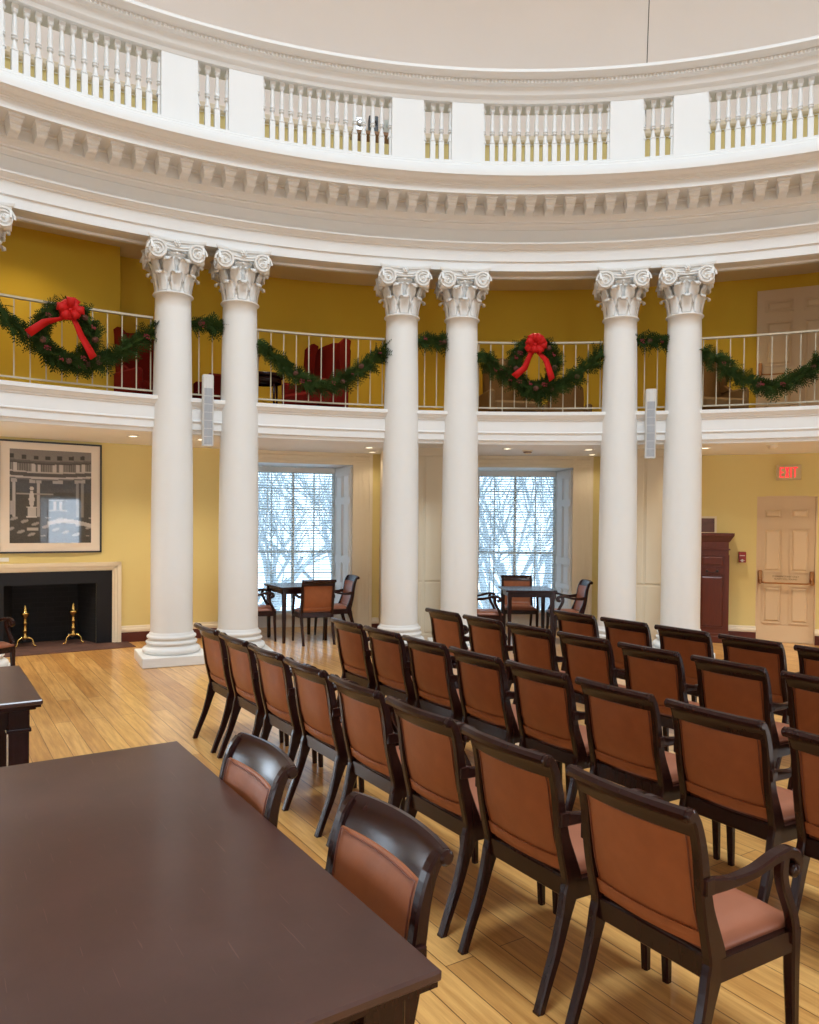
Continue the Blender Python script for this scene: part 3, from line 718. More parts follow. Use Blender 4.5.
def make_chair():
    root = empty('armchair', (0, 0, 0), 0, 'x', 'chair')
    XB = .222
    for s_ in (-1, 1):
        x = s_*XB
        yz = [(-.135, 0), (-.10, .09), (-.055, .20), (-.020, .31), (.004, .39), (.018, .44), (-.002, .51), (-.030, .60), (-.048, .70), (-.062, .79), (-.085, .865), (-.112, .905)]
        hd = [.016, .018, .021, .026, .036, .040, .034, .026, .022, .020, .018, .014]
        m = MB(); pts = spline([(x, y, z) for y, z in yz], 3); member(m, pts, .0175, interp(hd, 3))
        m.box((x-.015, -.150, -.0), (x+.015, -.118, .008))
        m.build('back_post', 'dark_wood', root)
        m = MB(); member(m, spline([(s_*.245, .405, 0), (s_*.245, .398, .15), (s_*.245, .39, .30), (s_*.245, .39, .44)], 3), interp([.014, .017, .020, .022], 3), interp([.014, .017, .020, .023], 3))
        m.build('front_leg', 'dark_wood', root)
        # arm: flat rail with a dip that ends in a scroll, on an S-shaped support
        m = MB(); ap = spline([(s_*.234, -.035, .675), (s_*.242, .06, .668), (s_*.252, .16, .678), (s_*.260, .25, .702), (s_*.262, .315, .706), (s_*.262, .355, .690), (s_*.262, .372, .660), (s_*.262, .360, .634)], 4)
        member(m, ap, interp([.013, .017, .020, .021, .021, .021, .021, .020], 4), interp([.026, .017, .015, .016, .018, .020, .017, .010], 4))
        T = Matrix.Translation((s_*.262, .345, .645)) @ Matrix.Rotation(rad(90), 4, 'Y'); m.lathe([(1e-4, -.022), (.018, -.022), (.022, -.017), (.022, .017), (.018, .022), (1e-4, .022)], 12, 0, True, T)
        m.box((min(s_*.222, s_*.250), -.062, .650), (max(s_*.222, s_*.250), -.020, .702), 0, bev=.004)
        m.build('armrest', 'dark_wood', root)
        m = MB(); member(m, spline([(s_*.262, .300, .700), (s_*.262, .292, .655), (s_*.262, .300, .61), (s_*.260, .325, .56), (s_*.258, .352, .51), (s_*.256, .372, .46), (s_*.254, .378, .40)], 3), .017, interp([.020, .021, .019, .018, .018, .020, .018], 3))
        m.build('arm_support', 'dark_wood', root)
    # seat frame
    m = MB()
    m.box((-.222, -.012, .375), (.222, .018, .448), 0, bev=.004)                         # rear rail
    m.box((-.235, .375, .375), (.235, .405, .440), 0, bev=.004)                       # front rail
    for s_ in (-1, 1):
        m.add([(s_*.238, 0, .37), (s_*.262, .41, .37), (s_*.262, .41, .44), (s_*.238, 0, .44), (s_*.208, 0, .37), (s_*.232, .41, .37), (s_*.232, .41, .44), (s_*.208, 0, .44)], [(0, 1, 2, 3), (4, 7, 6, 5), (0, 4, 5, 1), (3, 2, 6, 7), (0, 3, 7, 4), (1, 5, 6, 2)])
    m.build('seat_rail', 'dark_wood', root)
    # seat cushion, domed grid
    m = MB(); rows = []; n = 10
    for j in range(n+1):
        v = j/n; y = .012+.405*v; hwid = .212+.026*v; ed = min(1, 6*min(v, 1-v)+.0)
        top = []
        for i in range(n+1):
            u = -1+2*i/n; e = (1-abs(u)**6)*(1-abs(2*v-1)**6); top.append((u*hwid*(1.0), y, .445+.012+.035*e**.6))
        rows.append(top+[(hwid, y, .435), (-hwid, y, .435)])
    m.sweep(rows, 0, True); m.build('seat', 'lit_seat_leather', root)
    # upholstered back: slightly curved panel between posts
    def backy(z):
        pts = [(.018, .44), (-.002, .51), (-.030, .60), (-.048, .70), (-.062, .79), (-.085, .865)]
        for (y0, z0), (y1, z1) in zip(pts, pts[1:]):
            if z <= z1: return y0+(y1-y0)*(z-z0)/(z1-z0)
        return -.09
    def slab(x0, x1, z0, z1, t0, t1, curve, nx=8, nz=8, arch=0.0, puff=.010):
        F = []; B = []
        for j in range(nz+1):
            v = j/nz; fr = []; bk = []
            for i in range(nx+1):
                u = -1+2*i/nx; x = (x0+x1)/2+u*(x1-x0)/2; z = z0+(z1+arch*(1-u*u)-z0)*v; e = ((1-abs(u)**8)*(1-abs(2*v-1)**8))**.5
                yb = backy(z)-curve*(1-u*u); fr.append((x, yb+t1+puff*e, z)); bk.append((x, yb-t0-puff*e, z))
            F.append(fr); B.append(bk)
        return F, B
    def addslab(m, F, B):
        nz = len(F)-1; nx = len(F[0])-1; vs = [p for r in F for p in r]+[p for r in B for p in r]; o = (nz+1)*(nx+1); fs = []
        for j in range(nz):
            for i in range(nx): a = j*(nx+1)+i; fs.append((a, a+1, a+nx+2, a+nx+1)); fs.append((o+a, o+a+nx+1, o+a+nx+2, o+a+1))
        for j in range(nz):
            a = j*(nx+1); fs.append((a, a+nx+1, o+a+nx+1, o+a)); a += nx; fs.append((a, o+a, o+a+nx+1, a+nx+1))
        for i in range(nx): fs.append((i, o+i, o+i+1, i+1)); a = nz*(nx+1)+i; fs.append((a, a+1, o+a+1, o+a))
        m.add(vs, fs, 0, True)
    m = MB(); F, B = slab(-XB+.016, XB-.016, .515, .838, .010, .012, .022, puff=.006); addslab(m, F, B)
    F2, B2 = slab(-XB+.016, XB-.016, .470, .520, .020, .012, .020, 8, 3, puff=.006); addslab(m, F2, B2); bo_ = m.build('backrest', 'leather', root); smooth_by_angle(bo_, 50)
    m = MB()
    for G, off in ((F, .006), (B, -.006)):
        loop = [Vector(p)+Vector((0, off, 0)) for p in ([(p[0]+.012, p[1], p[2]+.0) for p in [r[0] for r in G]]+[(p[0], p[1], p[2]-.010) for p in G[-1][1:-1]]+[(r[-1][0]-.012, r[-1][1], r[-1][2]) for r in G[::-1]])]
        m.tube([tuple(p) for p in loop], .0028, 5)
    m.build('piping', 'piping', bo_)
    # crest rail, concave towards the sitter, with rolled top and round ends
    m = MB(); secs = []; n = 14
    for i in range(n+1):
        u = -1+2*i/n; x = u*(XB+.006); cy_ = -.028*(1-u*u)
        prof = [(-.060, .822), (-.070, .850), (-.084, .878), (-.098, .896), (-.108, .910), (-.122, .919), (-.138, .916), (-.147, .903), (-.144, .889), (-.132, .881), (-.118, .880), (-.106, .868), (-.098, .848), (-.090, .826)]
        secs.append([(x, y+cy_, z+.004*(1-u*u)) for y, z in prof])
    m.sweep(secs, 0, True)
    for s_ in (-1, 1):
        T = Matrix.Translation((s_*(XB+.004), -.124, .897)) @ Matrix.Rotation(rad(90), 4, 'Y'); m.lathe([(1e-4, -.020), (.014, -.020), (.021, -.014), (.021, .014), (.014, .020), (1e-4, .020)], 12, 0, True, T)
    cr = m.build('crest_rail', 'dark_wood', root); smooth_by_angle(cr, 40)
    return root
CH = make_chair(); reg(CH); CH_used = [False]
def place_chair(x, y, az, label, group=None, z=0.0):
    c = CH if not CH_used[0] else copy_tree(CH); CH_used[0] = True
    c.location = (x, y, z); c.rotation_euler = (0, 0, -rad(az)); c['label'] = label
    if group: c['group'] = group
    return c
NA = 57.0; NV = Vector((sin(rad(NA)), cos(rad(NA)), 0)); UV = Vector((cos(rad(NA)), -sin(rad(NA)), 0))
rows = [((-2.965, 5.08), 8, .588), ((-1.93, 5.50), 9, .573), ((-1.10, 6.30), 8, .592), ((.11, 6.22), 6, .585)]
ordn = ['first', 'second', 'third', 'fourth', 'fifth', 'sixth', 'seventh', 'eighth', 'ninth', 'tenth']
rown = ['front row by the large table', 'second row from the large table', 'third row from the large table', 'back row by the windows']
for ri, ((x0, y0), n, pit) in enumerate(rows):
    for k in range(n):
        p = Vector((x0, y0, 0))+UV*(pit*k)+UV*.228+NV*.124
        place_chair(p.x, p.y, NA, 'brown leather armchair, %s from the left in the %s' % (ordn[k], rown[ri]), 'rows of brown leather armchairs')
for (px, py), l in (((-1.79, 1.785), 'brown leather armchair tucked under the long side of the large table, farther one'), ((-1.31, 1.16), 'brown leather armchair tucked under the large table, nearer one with crest reflecting light')):
    p = Vector((px, py, 0))-NV*.124
    place_chair(p.x, p.y, NA+180, l, 'armchairs at the large tables')

# ------------------------------------------------------------------ tables
def big_table(A, L, Wd, label, name='conference_table'):
    """A = corner; runs L along UV and Wd along -NV"""
    root = empty(name, (A.x, A.y, 0), NA, label, 'table')        # local x = UV, y = NV
    m = MB(); m.box((0, -Wd, .735), (L, 0, .762), 0, bev=.006); m.build('tabletop', 'tabletop', root)
    m = MB(); m.box((.008, -Wd+.008, .722), (L-.008, -.008, .735), 0); m.box((.030, -Wd+.03, .706), (L-.03, -.03, .722), 0, bev=.004); m.build('edge_moulding', 'dark_wood', root)
    m = MB()
    for x in (.09, L-.115):
        m.box((x, -Wd+.09, .60), (x+.025, -.09, .708), 0)
    for y in (-Wd+.50, -.52): m.box((.1, y, .62), (L-.1, y+.02, .708))
    for i in range(4):
        y0 = -Wd+.24+(Wd-.48)*i/4
        for x, d in ((L-.090, .006), (.084, .006)): m.box((x, y0+.03, .625), (x+d, y0+(Wd-.48)/4-.03, .690), 0, bev=.002)
    m.build('apron', 'dark_wood', root)
    for x in (.06, L-.16):
        for y in (-.16, -Wd+.06):
            m = MB(); m.box((x, y, 0), (x+.10, y+.10, .60), 0, bev=.004); m.box((x-.010, y-.010, .585), (x+.11, y+.11, .605), 0, bev=.003); m.box((x-.002, y-.002, .60), (x+.102, y+.102, .708), 0, bev=.003); m.box((x-.008, y-.008, 0), (x+.108, y+.108, .06), 0, bev=.004)
            m.build('table_leg', 'dark_wood', root)
    return root
big_table(Vector((-2.29, 2.40, 0)), 2.005, 1.35, 'large dark brown conference table with worn scratched top in the foreground')
big_table(Vector((-3.235, 3.126, 0))-UV*1.13, 1.13, 1.9, 'smaller dark wood table near the fireplace at the left edge')
p = Vector((-3.235, 3.126, 0))-NV*.72+UV*.02
place_chair(p.x, p.y, NA-90, 'dark wood armchair at the smaller table, mostly outside the left edge', 'armchairs at the large tables')
place_chair(-5.76, 6.66, 110, 'brown leather armchair in front of the fireplace at the left edge', None)

def square_table(x, y, az, s, h, label):
    root = empty('square_table', (x, y, 0), az, label, 'table', 'square tables at the windows')
    m = MB(); m.box((-s, -s, h-.025), (s, s, h), 0, bev=.004); m.build('tabletop', 'dark_wood', root)
    m = MB()
    for k in range(4): m.box((-s+.06, -s+.045, h-.10), (s-.06, -s+.065, h-.025), 0, Matrix.Rotation(k*pi/2, 4, 'Z'))
    m.build('apron', 'dark_wood', root)
    for sx in (-1, 1):
        for sy in (-1, 1):
            m = MB(); X = sx*(s-.06); Y = sy*(s-.06); m.sweep([[(X+a*q, Y+b*q, z) for a, b in ((-1, -1), (1, -1), (1, 1), (-1, 1))] for z, q in ((0, .018), (h-.12, .027), (h-.025, .027))]); m.build('table_leg', 'dark_wood', root)
square_table(-2.93, 10.20, -30, .38, .80, 'square dark wood table with armchairs in front of the left window')
square_table(.42, 9.95, -2, .36, .80, 'square dark wood table with armchairs in front of the right window')
G = 'armchairs at the window tables'
place_chair(-2.58, 9.74, -22, 'armchair seen from behind at the table by the left window', G)
place_chair(-3.66, 10.02, 70, 'armchair facing right at the left window table, half hidden by the column', G)
place_chair(-2.24, 10.50, -112, 'armchair facing left at the right side of the left window table', G)
place_chair(.40, 10.78, 180, 'armchair facing the room behind the right window table, its back to the blinds', G)
place_chair(-.38, 9.88, 88, 'armchair facing right at the left side of the right window table', G)
place_chair(1.18, 10.02, -92, 'armchair facing left at the right side of the right window table', G)

# ------------------------------------------------------------------ fireplace, picture, andirons
FC = -33.42
fp = empty('fireplace', polar(RW, FC), FC, 'fireplace with cream moulded surround, black slate facing and brick hearth', 'fireplace')
m = MB()
for o0, d, w0, w1 in ((0, .06, .775, .800), (0, .075, .800, .840), (0, .09, .840, .890)):
    m.box((-w1, -d, 0), (-w0, .02, 1.025+w1-.775)); m.box((w0, -d, 0), (w1, .02, 1.025+w1-.775)); m.box((-w1, -d, 1.025+w0-.775), (w1, .02, 1.025+w1-.775))
m.build('mantel_moulding', 'cream_paint', fp)
m = MB(); m.box((-.78, -.045, 0), (-.57, .02, 1.03)); m.box((.57, -.045, 0), (.78, .02, 1.03)); m.box((-.57, -.045, .85), (.57, .02, 1.03)); m.build('slate_facing', 'slate', fp)
m = MB(); m.add([(-.57, 0, 0), (.57, 0, 0), (.42, .5, 0), (-.42, .5, 0), (-.57, 0, .86), (.57, 0, .86), (.42, .5, .86), (-.42, .5, .86)], [(1, 2, 6, 5), (2, 3, 7, 6), (3, 0, 4, 7), (4, 5, 6, 7)]); m.build('firebox', 'firebrick', fp)
m = MB(); m.box((-.98, -.55, 0), (.98, .0, .012), 0, bev=.003); m.box((-.57, 0, .001), (.57, .5, .013)); m.build('hearth', 'hearth_brick', fp)
def andiron(x, label):
    p = polar(RW, FC)+polar(1, FC+90)*x+polar(1, FC)*.12
    root = empty('andiron', (p.x, p.y, .013), FC, label, 'andiron', 'pair of brass andirons')
    m = MB(); m.lathe([(r*1.3, z) for r, z in [(.018, .10), (.028, .11), (.030, .13), (.018, .15), (.016, .20), (.022, .21), (.024, .22), (.016, .23), (.014, .30), (.020, .31), (.022, .325), (.014, .34), (.014, .39), (.030, .405), (.042, .44), (.044, .45), (.030, .46), (.016, .48), (.018, .50), (.012, .53), (.005, .56), (1e-4, .565)]], 16); m.build('brass_post', 'brass', root)
    for s_ in (-1, 1):
        m = MB(); m.tube([tuple(q) for q in spline([(0, 0, .115), (s_*.05, -.02, .12), (s_*.09, -.035, .085), (s_*.10, -.04, .03), (s_*.12, -.045, .008)], 4)], .011, 8); m.ball((s_*.125, -.047, .011), .013, 6); m.build('foot', 'brass', root)
    m = MB(); m.box((-.012, .0, .07), (.012, .36, .095)); m.box((-.012, .33, 0), (.012, .355, .08)); m.lathe([(.012, .095), (.016, .11), (.02, .13), (.012, .15), (1e-4, .16)], 10, 0, True, Matrix.Translation((0, .10, 0))); m.build('log_bar', 'black_frame', root)
andiron(-.30, 'left brass andiron standing in the black fireplace'); andiron(.30, 'right brass andiron standing in the black fireplace')

PCN = -33.42
pic = empty('framed_photograph', polar(RW-.005, PCN, 1.275), PCN, 'large black framed black and white photograph over the fireplace', 'picture')
pw, ph = .635, 1.49
m = MB()
for a_, b_ in (((-pw, -.04, 0), (-pw+.022, 0, ph)), ((pw-.022, -.04, 0), (pw, 0, ph)), ((-pw, -.04, 0), (pw, 0, .022)), ((-pw, -.04, ph-.022), (pw, 0, ph))): m.box(a_, b_, 0)
m.build('picture_frame', 'black_frame', pic)
m = MB(); m.box((-pw+.02, -.022, .02), (pw-.02, -.004, ph-.02)); m.build('mat_board', 'mat_board', pic)
# the print: rotunda interior in black and white drawn per vertex
NX, NY = 110, 130; X0, X1, Z0, Z1 = -.50, .50, .135, 1.375
def ink(u, v):
    """u 0..1 left to right, v 0..1 top to bottom"""
    rnd = random.Random(int(u*997)*131+int(v*991)).uniform(-.015, .015)
    cv = v+.02*(1-(2*(u-.42))**2)*-1+.02   # sagging rings
    g = .06
    if cv < .14:
        g = .20
        for k in range(8):
            cx = .02+k*.145; 
            if abs(u-cx) < .028 and abs(cv-.085) < .022: g = .03
        if cv > .118: g = .10
    elif cv < .155: g = .05
    elif cv < .235:
        g = .22
        if int(u*70) % 2 == 0: g = .10
        for a in (.06, .28, .35, .54, .62, .83, .90):
            if abs(u-a) < .022: g = .5
    elif cv < .25: g = .45
    elif cv < .29: g = .07
    elif cv < .31: g = .5
    elif cv < .325: g = .12
    else:
        g = .035
        for a in (.05, .345, .82, .89):
            if abs(u-a) < .018 and v < .72: g = .40 if a < .5 else .22
        for a in (.05, .27, .345, .55, .61, .82, .89):
            if abs(u-a) < .035 and .325 <= cv < .36: g = .35
        if .08 < u < .52 and abs(v-.475) < .009: g = .30
        if abs(u-.26) < .035-.02*abs(v-.53)/.1 and .44 < v < .61: g = .55
        if (u-.26)**2+((v-.415)*1.2)**2 < .0006: g = .5
        if abs(u-.26) < .05 and .62 < v < .71: g = .50
        if abs(u-.26) < .065 and (.61 < v < .62 or .71 < v < .725): g = .6
        if abs(u-.03) < .03 and .55 < v < .70: g = .35
        if .50 < u < .66 and .55 < v < .64 and (abs(u-.54) < .018 or abs(u-.61) < .018): g = .45
        if .47 < u < .70 and (abs(v-.54) < .006 or abs(v-.65) < .008): g = .35
        if v > .72:
            q = sin(u*23+v*9)*sin(v*61+u*11)
            if q > .55: g = .30
            if abs(v-.79-.03*sin(u*7)) < .022 and u > .45: g = .45
            if abs(v-.85) < .014 and .2 < u < .34: g = .4
            if v > .93: g = .03
    return max(.01, g+rnd)
vs = []; cols_ = []
for j in range(NY+1):
    for i in range(NX+1):
        u = i/NX; v = j/NY; vs.append((X0+(X1-X0)*u, -.024, Z1+(Z0-Z1)*v)); cols_.append(ink(u, v))
fs = [(j*(NX+1)+i, j*(NX+1)+i+1, (j+1)*(NX+1)+i+1, (j+1)*(NX+1)+i) for j in range(NY) for i in range(NX)]
m = MB(); m.add(vs, fs); po = m.build('photograph_print', 'print', pic)
at = po.data.color_attributes.new('ink', 'FLOAT_COLOR', 'POINT')
for i, g in enumerate(cols_): at.data[i].color = (g*1.0, g*.93, g*.92, 1)
tg = MB(); tg.box((-.06, -.006, 0), (.06, 0, .05)); q = polar(RW-.004, -36.35, 1.17)
cq = tg.build('picture_caption', 'white_paint'); cq.location = q; cq.rotation_euler = (0, 0, rad(36.35)); cq['label'] = 'small white caption card below the left corner of the framed photograph'; cq['category'] = 'caption card'

# ------------------------------------------------------------------ doors
def six_panel_door(name, c, half, z0, z1, label, bar_z):
    r = RW+.03; root = empty(name, polar(r, c, z0), c); root['kind'] = 'structure'; root['label'] = label
    W_ = r*math.tan(rad(half)); H = z1-z0
    m = MB(); m.box((-W_, -.0, 0), (W_, .045, H-.004), 0)
    rowsz = ((.13, .39), (.48, .785), (.845, .925)) ; colsx = ((-.80, -.12), (.12, .80))
    for a0, a1 in rowsz:
        for x0, x1 in colsx:
            X0_, X1_, Z0_, Z1_ = x0*W_, x1*W_, a0*H, a1*H; e = .012
            for bx in (((X0_, Z0_), (X1_, Z0_+e)), ((X0_, Z1_-e), (X1_, Z1_)), ((X0_, Z0_), (X0_+e, Z1_)), ((X1_-e, Z0_), (X1_, Z1_))): m.box((bx[0][0], -.016, bx[0][1]), (bx[1][0], .0, bx[1][1]))
            m.add([(X0_+.03, 0, Z0_+.03), (X1_-.03, 0, Z0_+.03), (X1_-.03, 0, Z1_-.03), (X0_+.03, 0, Z1_-.03), (X0_+.055, -.018, Z0_+.055), (X1_-.055, -.018, Z0_+.055), (X1_-.055, -.018, Z1_-.055), (X0_+.055, -.018, Z1_-.055)], [(0, 1, 5, 4), (1, 2, 6, 5), (2, 3, 7, 6), (3, 0, 4, 7), (4, 5, 6, 7)])
    m.build('door_leaf', 'door_paint', root)
    m = MB(); bz = bar_z-z0
    for s_ in (-1, 1):
        X = s_*(W_-.05); m.box((X-.028, -.05, bz-.02), (X+.028, -.001, bz+.17), 0, bev=.008); m.box((X-.020, -.085, bz-.03), (X+.020, -.03, bz+.05), 0, bev=.01)
    m.build('push_bar_bracket', 'bronze', root)
    m = MB(); m.tube([(-W_+.05, -.07, bz), (-W_+.12, -.085, bz-.012), (W_-.12, -.085, bz-.012), (W_-.05, -.07, bz)], .012, 10); m.build('push_bar', 'bronze', root)
    return root, W_, bz
def text_mesh(txt, size, name, matn, parent, loc, extr=.002, bold=0.0):
    cu = D.curves.new(name, 'FONT'); cu.body = txt; cu.size = size; cu.align_x = 'CENTER'; cu.align_y = 'CENTER'; cu.extrude = extr; cu.offset = bold
    tmp = D.objects.new(name+'_curve', cu); COL.objects.link(tmp); bpy.context.view_layer.update()
    dg = bpy.context.evaluated_depsgraph_get(); me = D.meshes.new_from_object(tmp.evaluated_get(dg)); D.objects.remove(tmp)
    me.materials.clear(); me.materials.append(M[matn]); o = D.objects.new(name, me); COL.objects.link(o); o.parent = parent; o.location = loc; o.rotation_euler = (rad(90), 0, 0); return o
dr, W_, bz = six_panel_door('door_1', 22.73, 2.02, 0.0, 2.17, 'cream six panel exit door with brass push bar', .90)
text_mesh('EMERGENCY EXIT ONLY', .032, 'door_lettering', 'door_text', dr, (0, -.003, bz+.085), .001)
text_mesh('ALARM WILL SOUND', .032, 'door_lettering', 'door_text', dr, (0, -.003, bz+.045), .001)
m = MB()
for s_ in (-1, 1):
    a = 22.73+s_*2.02; T = Matrix.Translation(polar(RW, a)) @ Matrix.Rotation(-rad(22.73), 4, 'Z'); m.box((-.008, -.004, 0), (.008, .09, 2.17), 0, T)
T = Matrix.Translation(polar(RW, 22.73)) @ Matrix.Rotation(-rad(22.73), 4, 'Z'); m.box((-.40, -.004, 2.165), (.40, .09, 2.18), 0, T)
m.box((-.39, .03, 0), (.39, .05, .012), 0, T)
struct(m.build('trim_9', 'door_paint'), 'thin frame of the exit door')
d2, W2, b2 = six_panel_door('door_2', 23.3, 2.85, ZG, 5.22, 'cream six panel door on the gallery', 3.97)
d2.location = polar(RW-.06, 23.3, ZG)

ex = empty('exit_sign', polar(RW-.03, 22.80, 2.41), 22.8, 'lit red EXIT sign on the yellow wall above the cream door', 'exit sign')
m = MB(); m.box((-.165, -.02, 0), (.165, .03, .225), 0, bev=.006); m.build('sign_plate', 'exit_plate', ex)
m = MB(); st_, lh = .015, .150
def bar(x0, z0, x1, z1):
    m.box((x0, -.026, z0), (x1, -.018, z1))
def diag(x0, z0, x1, z1, w_=.010):
    m.add([(x0-w_, y, z0) for y in (-.026, -.018)]+[(x0+w_, y, z0) for y in (-.026, -.018)]+[(x1-w_, y, z1) for y in (-.026, -.018)]+[(x1+w_, y, z1) for y in (-.026, -.018)], [(0, 2, 6, 4), (1, 5, 7, 3), (0, 4, 5, 1), (2, 3, 7, 6), (0, 1, 3, 2), (4, 6, 7, 5)])
zb_ = .038
for nm_, x0 in (('E', -.118), ('X', -.052), ('I', .022), ('T', .052)):
    m = MB()
    if nm_ == 'E':
        bar(x0, zb_, x0+st_, zb_+lh); bar(x0, zb_, x0+.052, zb_+st_); bar(x0, zb_+lh/2-st_/2, x0+.046, zb_+lh/2+st_/2); bar(x0, zb_+lh-st_, x0+.052, zb_+lh)
    elif nm_ == 'X':
        diag(x0+.013, zb_, x0+.047, zb_+lh); diag(x0+.047, zb_, x0+.013, zb_+lh)
    elif nm_ == 'I': bar(x0, zb_, x0+st_, zb_+lh)
    else: bar(x0+.021, zb_, x0+.021+st_, zb_+lh); bar(x0, zb_+lh-st_, x0+.062, zb_+lh)
    m.build('sign_letter', 'exit_red', ex)
m = MB(); m.box((-.052, -.045, -.08), (.052, 0, .08), 0, bev=.006)
al = m.build('fire_alarm_pull', 'alarm_red'); al.location = polar(RW, 19.66, 1.26); al.rotation_euler = (0, 0, -rad(19.66)); al['label'] = 'small red fire alarm pull station on the wall between cabinet and door'; al['category'] = 'fire alarm'
m = MB(); m.box((-.030, -.055, -.055), (.030, -.040, -.045)); m.box((-.035, -.052, .02), (.035, -.044, .028)); m.box((-.012, -.058, -.07), (.012, -.044, -.03)); m.build('pull_handle', 'white_paint', al)

# ------------------------------------------------------------------ cabinet and small picture
cb = empty('tall_cabinet', polar(10.72, 17.35), 17.35, 'tall narrow reddish wooden cabinet with raised panels beside the column', 'cabinet')
m = MB(); H = 1.62; hw_ = .235
m.box((-hw_, -.0, .10), (hw_, .30, 1.30), 0, bev=.004); m.box((-hw_-.02, -.03, .0), (hw_+.02, .32, .10), 0, bev=.006); m.box((-hw_-.01, -.015, .10), (hw_+.01, .31, .14), 0, bev=.004)
m.box((-hw_+.01, .0, 1.30), (hw_-.01, .29, 1.50)); m.box((-hw_-.01, -.015, 1.37), (hw_+.01, .31, 1.39), 0, bev=.003)
m.sweep([[(-a, -b, z), (a, -b, z), (a, .31, z), (-a, .31, z)] for a, b, z in ((.235, .0, 1.49), (.25, .015, 1.51), (.26, .025, 1.53), (.285, .05, 1.57), (.295, .06, 1.585), (.295, .06, 1.62))]); m.build('cabinet_body', 'cabinet_wood', cb)
def rp(m, x0, x1, z0, z1, y=-.0):
    e = .012
    for a_, b_ in (((x0, z0), (x1, z0+e)), ((x0, z1-e), (x1, z1)), ((x0, z0), (x0+e, z1)), ((x1-e, z0), (x1, z1))): m.box((a_[0], y-.012, a_[1]), (b_[0], y, b_[1]))
    m.add([(x0+.02, y, z0+.02), (x1-.02, y, z0+.02), (x1-.02, y, z1-.02), (x0+.02, y, z1-.02), (x0+.045, y-.012, z0+.045), (x1-.045, y-.012, z0+.045), (x1-.045, y-.012, z1-.045), (x0+.045, y-.012, z1-.045)], [(0, 1, 5, 4), (1, 2, 6, 5), (2, 3, 7, 6), (3, 0, 4, 7), (4, 5, 6, 7)])
m = MB(); rp(m, -.17, .17, .22, 1.00); m.build('lower_panel', 'cabinet_wood', cb)
m = MB(); rp(m, -.17, .17, 1.12, 1.30); m.build('upper_panel', 'cabinet_wood', cb)
m = MB(); m.box((-.17, -.012, 1.015), (.17, -.001, 1.105), 0, bev=.003); dwr = m.build('carved_plate', 'cabinet_wood', cb)
m = MB(); 
for x in (-.07, .07): m.ball((x, -.018, 1.06), .022, 8, 0, (1, .5, .9))
m.tube([(-.07, -.022, 1.055), (0, -.026, 1.035), (.07, -.022, 1.055)], .005, 6); m.build('pull_handle', 'black_frame', dwr)
sp_ = empty('small_framed_picture', polar(RW-.01, 16.95, 1.60), 16.95, 'small cream framed picture on the wall above the tall cabinet', 'picture')
m = MB()
for a_, b_ in (((-.16, -.02, 0), (-.13, 0, .27)), ((.13, -.02, 0), (.16, 0, .27)), ((-.16, -.02, 0), (.16, 0, .03)), ((-.16, -.02, .24), (.16, 0, .27))): m.box(a_, b_)
m.build('picture_frame', 'cream_paint', sp_)
mat('sunset_print', (0.12, 0.05, 0.04), 0.4, noise=0.9, nscale=9)
m = MB(); m.box((-.13, -.008, .03), (.13, -.002, .24)); m.build('picture_print', 'sunset_print', sp_)

# ------------------------------------------------------------------ speakers, detectors, downlights
def speaker(az, z0, z1, label):
    root = empty('column_speaker', polar(9.16, az, z0), az, label, 'speaker', 'slim line speakers between columns'); H = z1-z0
    m = MB(); out = [(-.066, .045), (-.066, -.02), (-.052, -.042), (-.02, -.052), (.02, -.052), (.052, -.042), (.066, -.02), (.066, .045)]
    m.sweep([[(x*.94, y, 0) for x, y in out], [(x, y, .01) for x, y in out], [(x, y, H-.01) for x, y in out], [(x*.94, y, H) for x, y in out]]); m.build('housing', 'speaker_shell', root)
    for k in range(7):
        z = .02+k*(H-.18)/7; h = (H-.18)/7-.006; go = [(-.050, -.044), (-.02, -.0545), (.02, -.0545), (.050, -.044), (.045, -.035), (-.045, -.035)]
        m = MB(); m.sweep([[(x, y, z) for x, y in go], [(x, y, z+h) for x, y in go]]); m.build('grille', 'speaker_grille', root)
    m = MB(); m.box((-.02, .045, H*.62), (.02, .13, H*.62+.06)); m.build('wall_bracket', 'speaker_shell', root)
speaker(-24.26, 2.64, 3.51, 'slim grey line speaker between the two left columns')
speaker(11.68, 2.60, 3.50, 'slim grey line speaker between the two right columns')

def downlight(r, az, z, label, on=True, warm=(1.0, .86, .66), grp='recessed ceiling lights', W=None):
    root = empty('recessed_light', polar(r, az, z), az, label, 'ceiling light', grp)
    m = MB(); m.lathe([(.075, 0), (.078, -.008), (.058, -.010), (.055, -.002), (.055, .0)], 20); m.build('trim_ring', 'white_paint', root)
    m = MB(); m.lathe([(1e-4, -.004), (.055, -.004)], 20); m.build('lamp_lens', 'lamp_lens', root)
    l = D.lights.new('lamp', 'SPOT'); l.energy = W or DOWNLIGHT_W; l.color = warm; l.spot_size = rad(125); l.spot_blend = .8; l.shadow_soft_size = .05
    lo = D.objects.new('lamp', l); COL.objects.link(lo); lo.parent = root; lo.location = (0, 0, -.02)
DL = [(9.95, -28.9, 'recessed light in the ceiling right of the fireplace picture'), (9.9, -24.0, 'recessed light behind the left speaker'), (10.05, -10.7, 'recessed light nearer the room by the left window'), (10.75, -9.95, 'recessed light close to the wall by the left window'),
      (9.85, 0.6, 'recessed light beside the column left of the right window'), (9.95, 7.3, 'recessed light nearer the room by the right window'), (10.75, 8.0, 'recessed light close to the wall by the right window'), (9.9, 16.3, 'recessed light beside the right column near the cabinet'),
      (9.95, -38.0, 'recessed light over the left side of the fireplace'), (9.95, 27.0, 'recessed light beyond the exit door')]
for r, a_, l in DL: downlight(r, a_, ZC, l, W=9 if r > 10.5 else (24 if -11 < a_ < 8 else None))
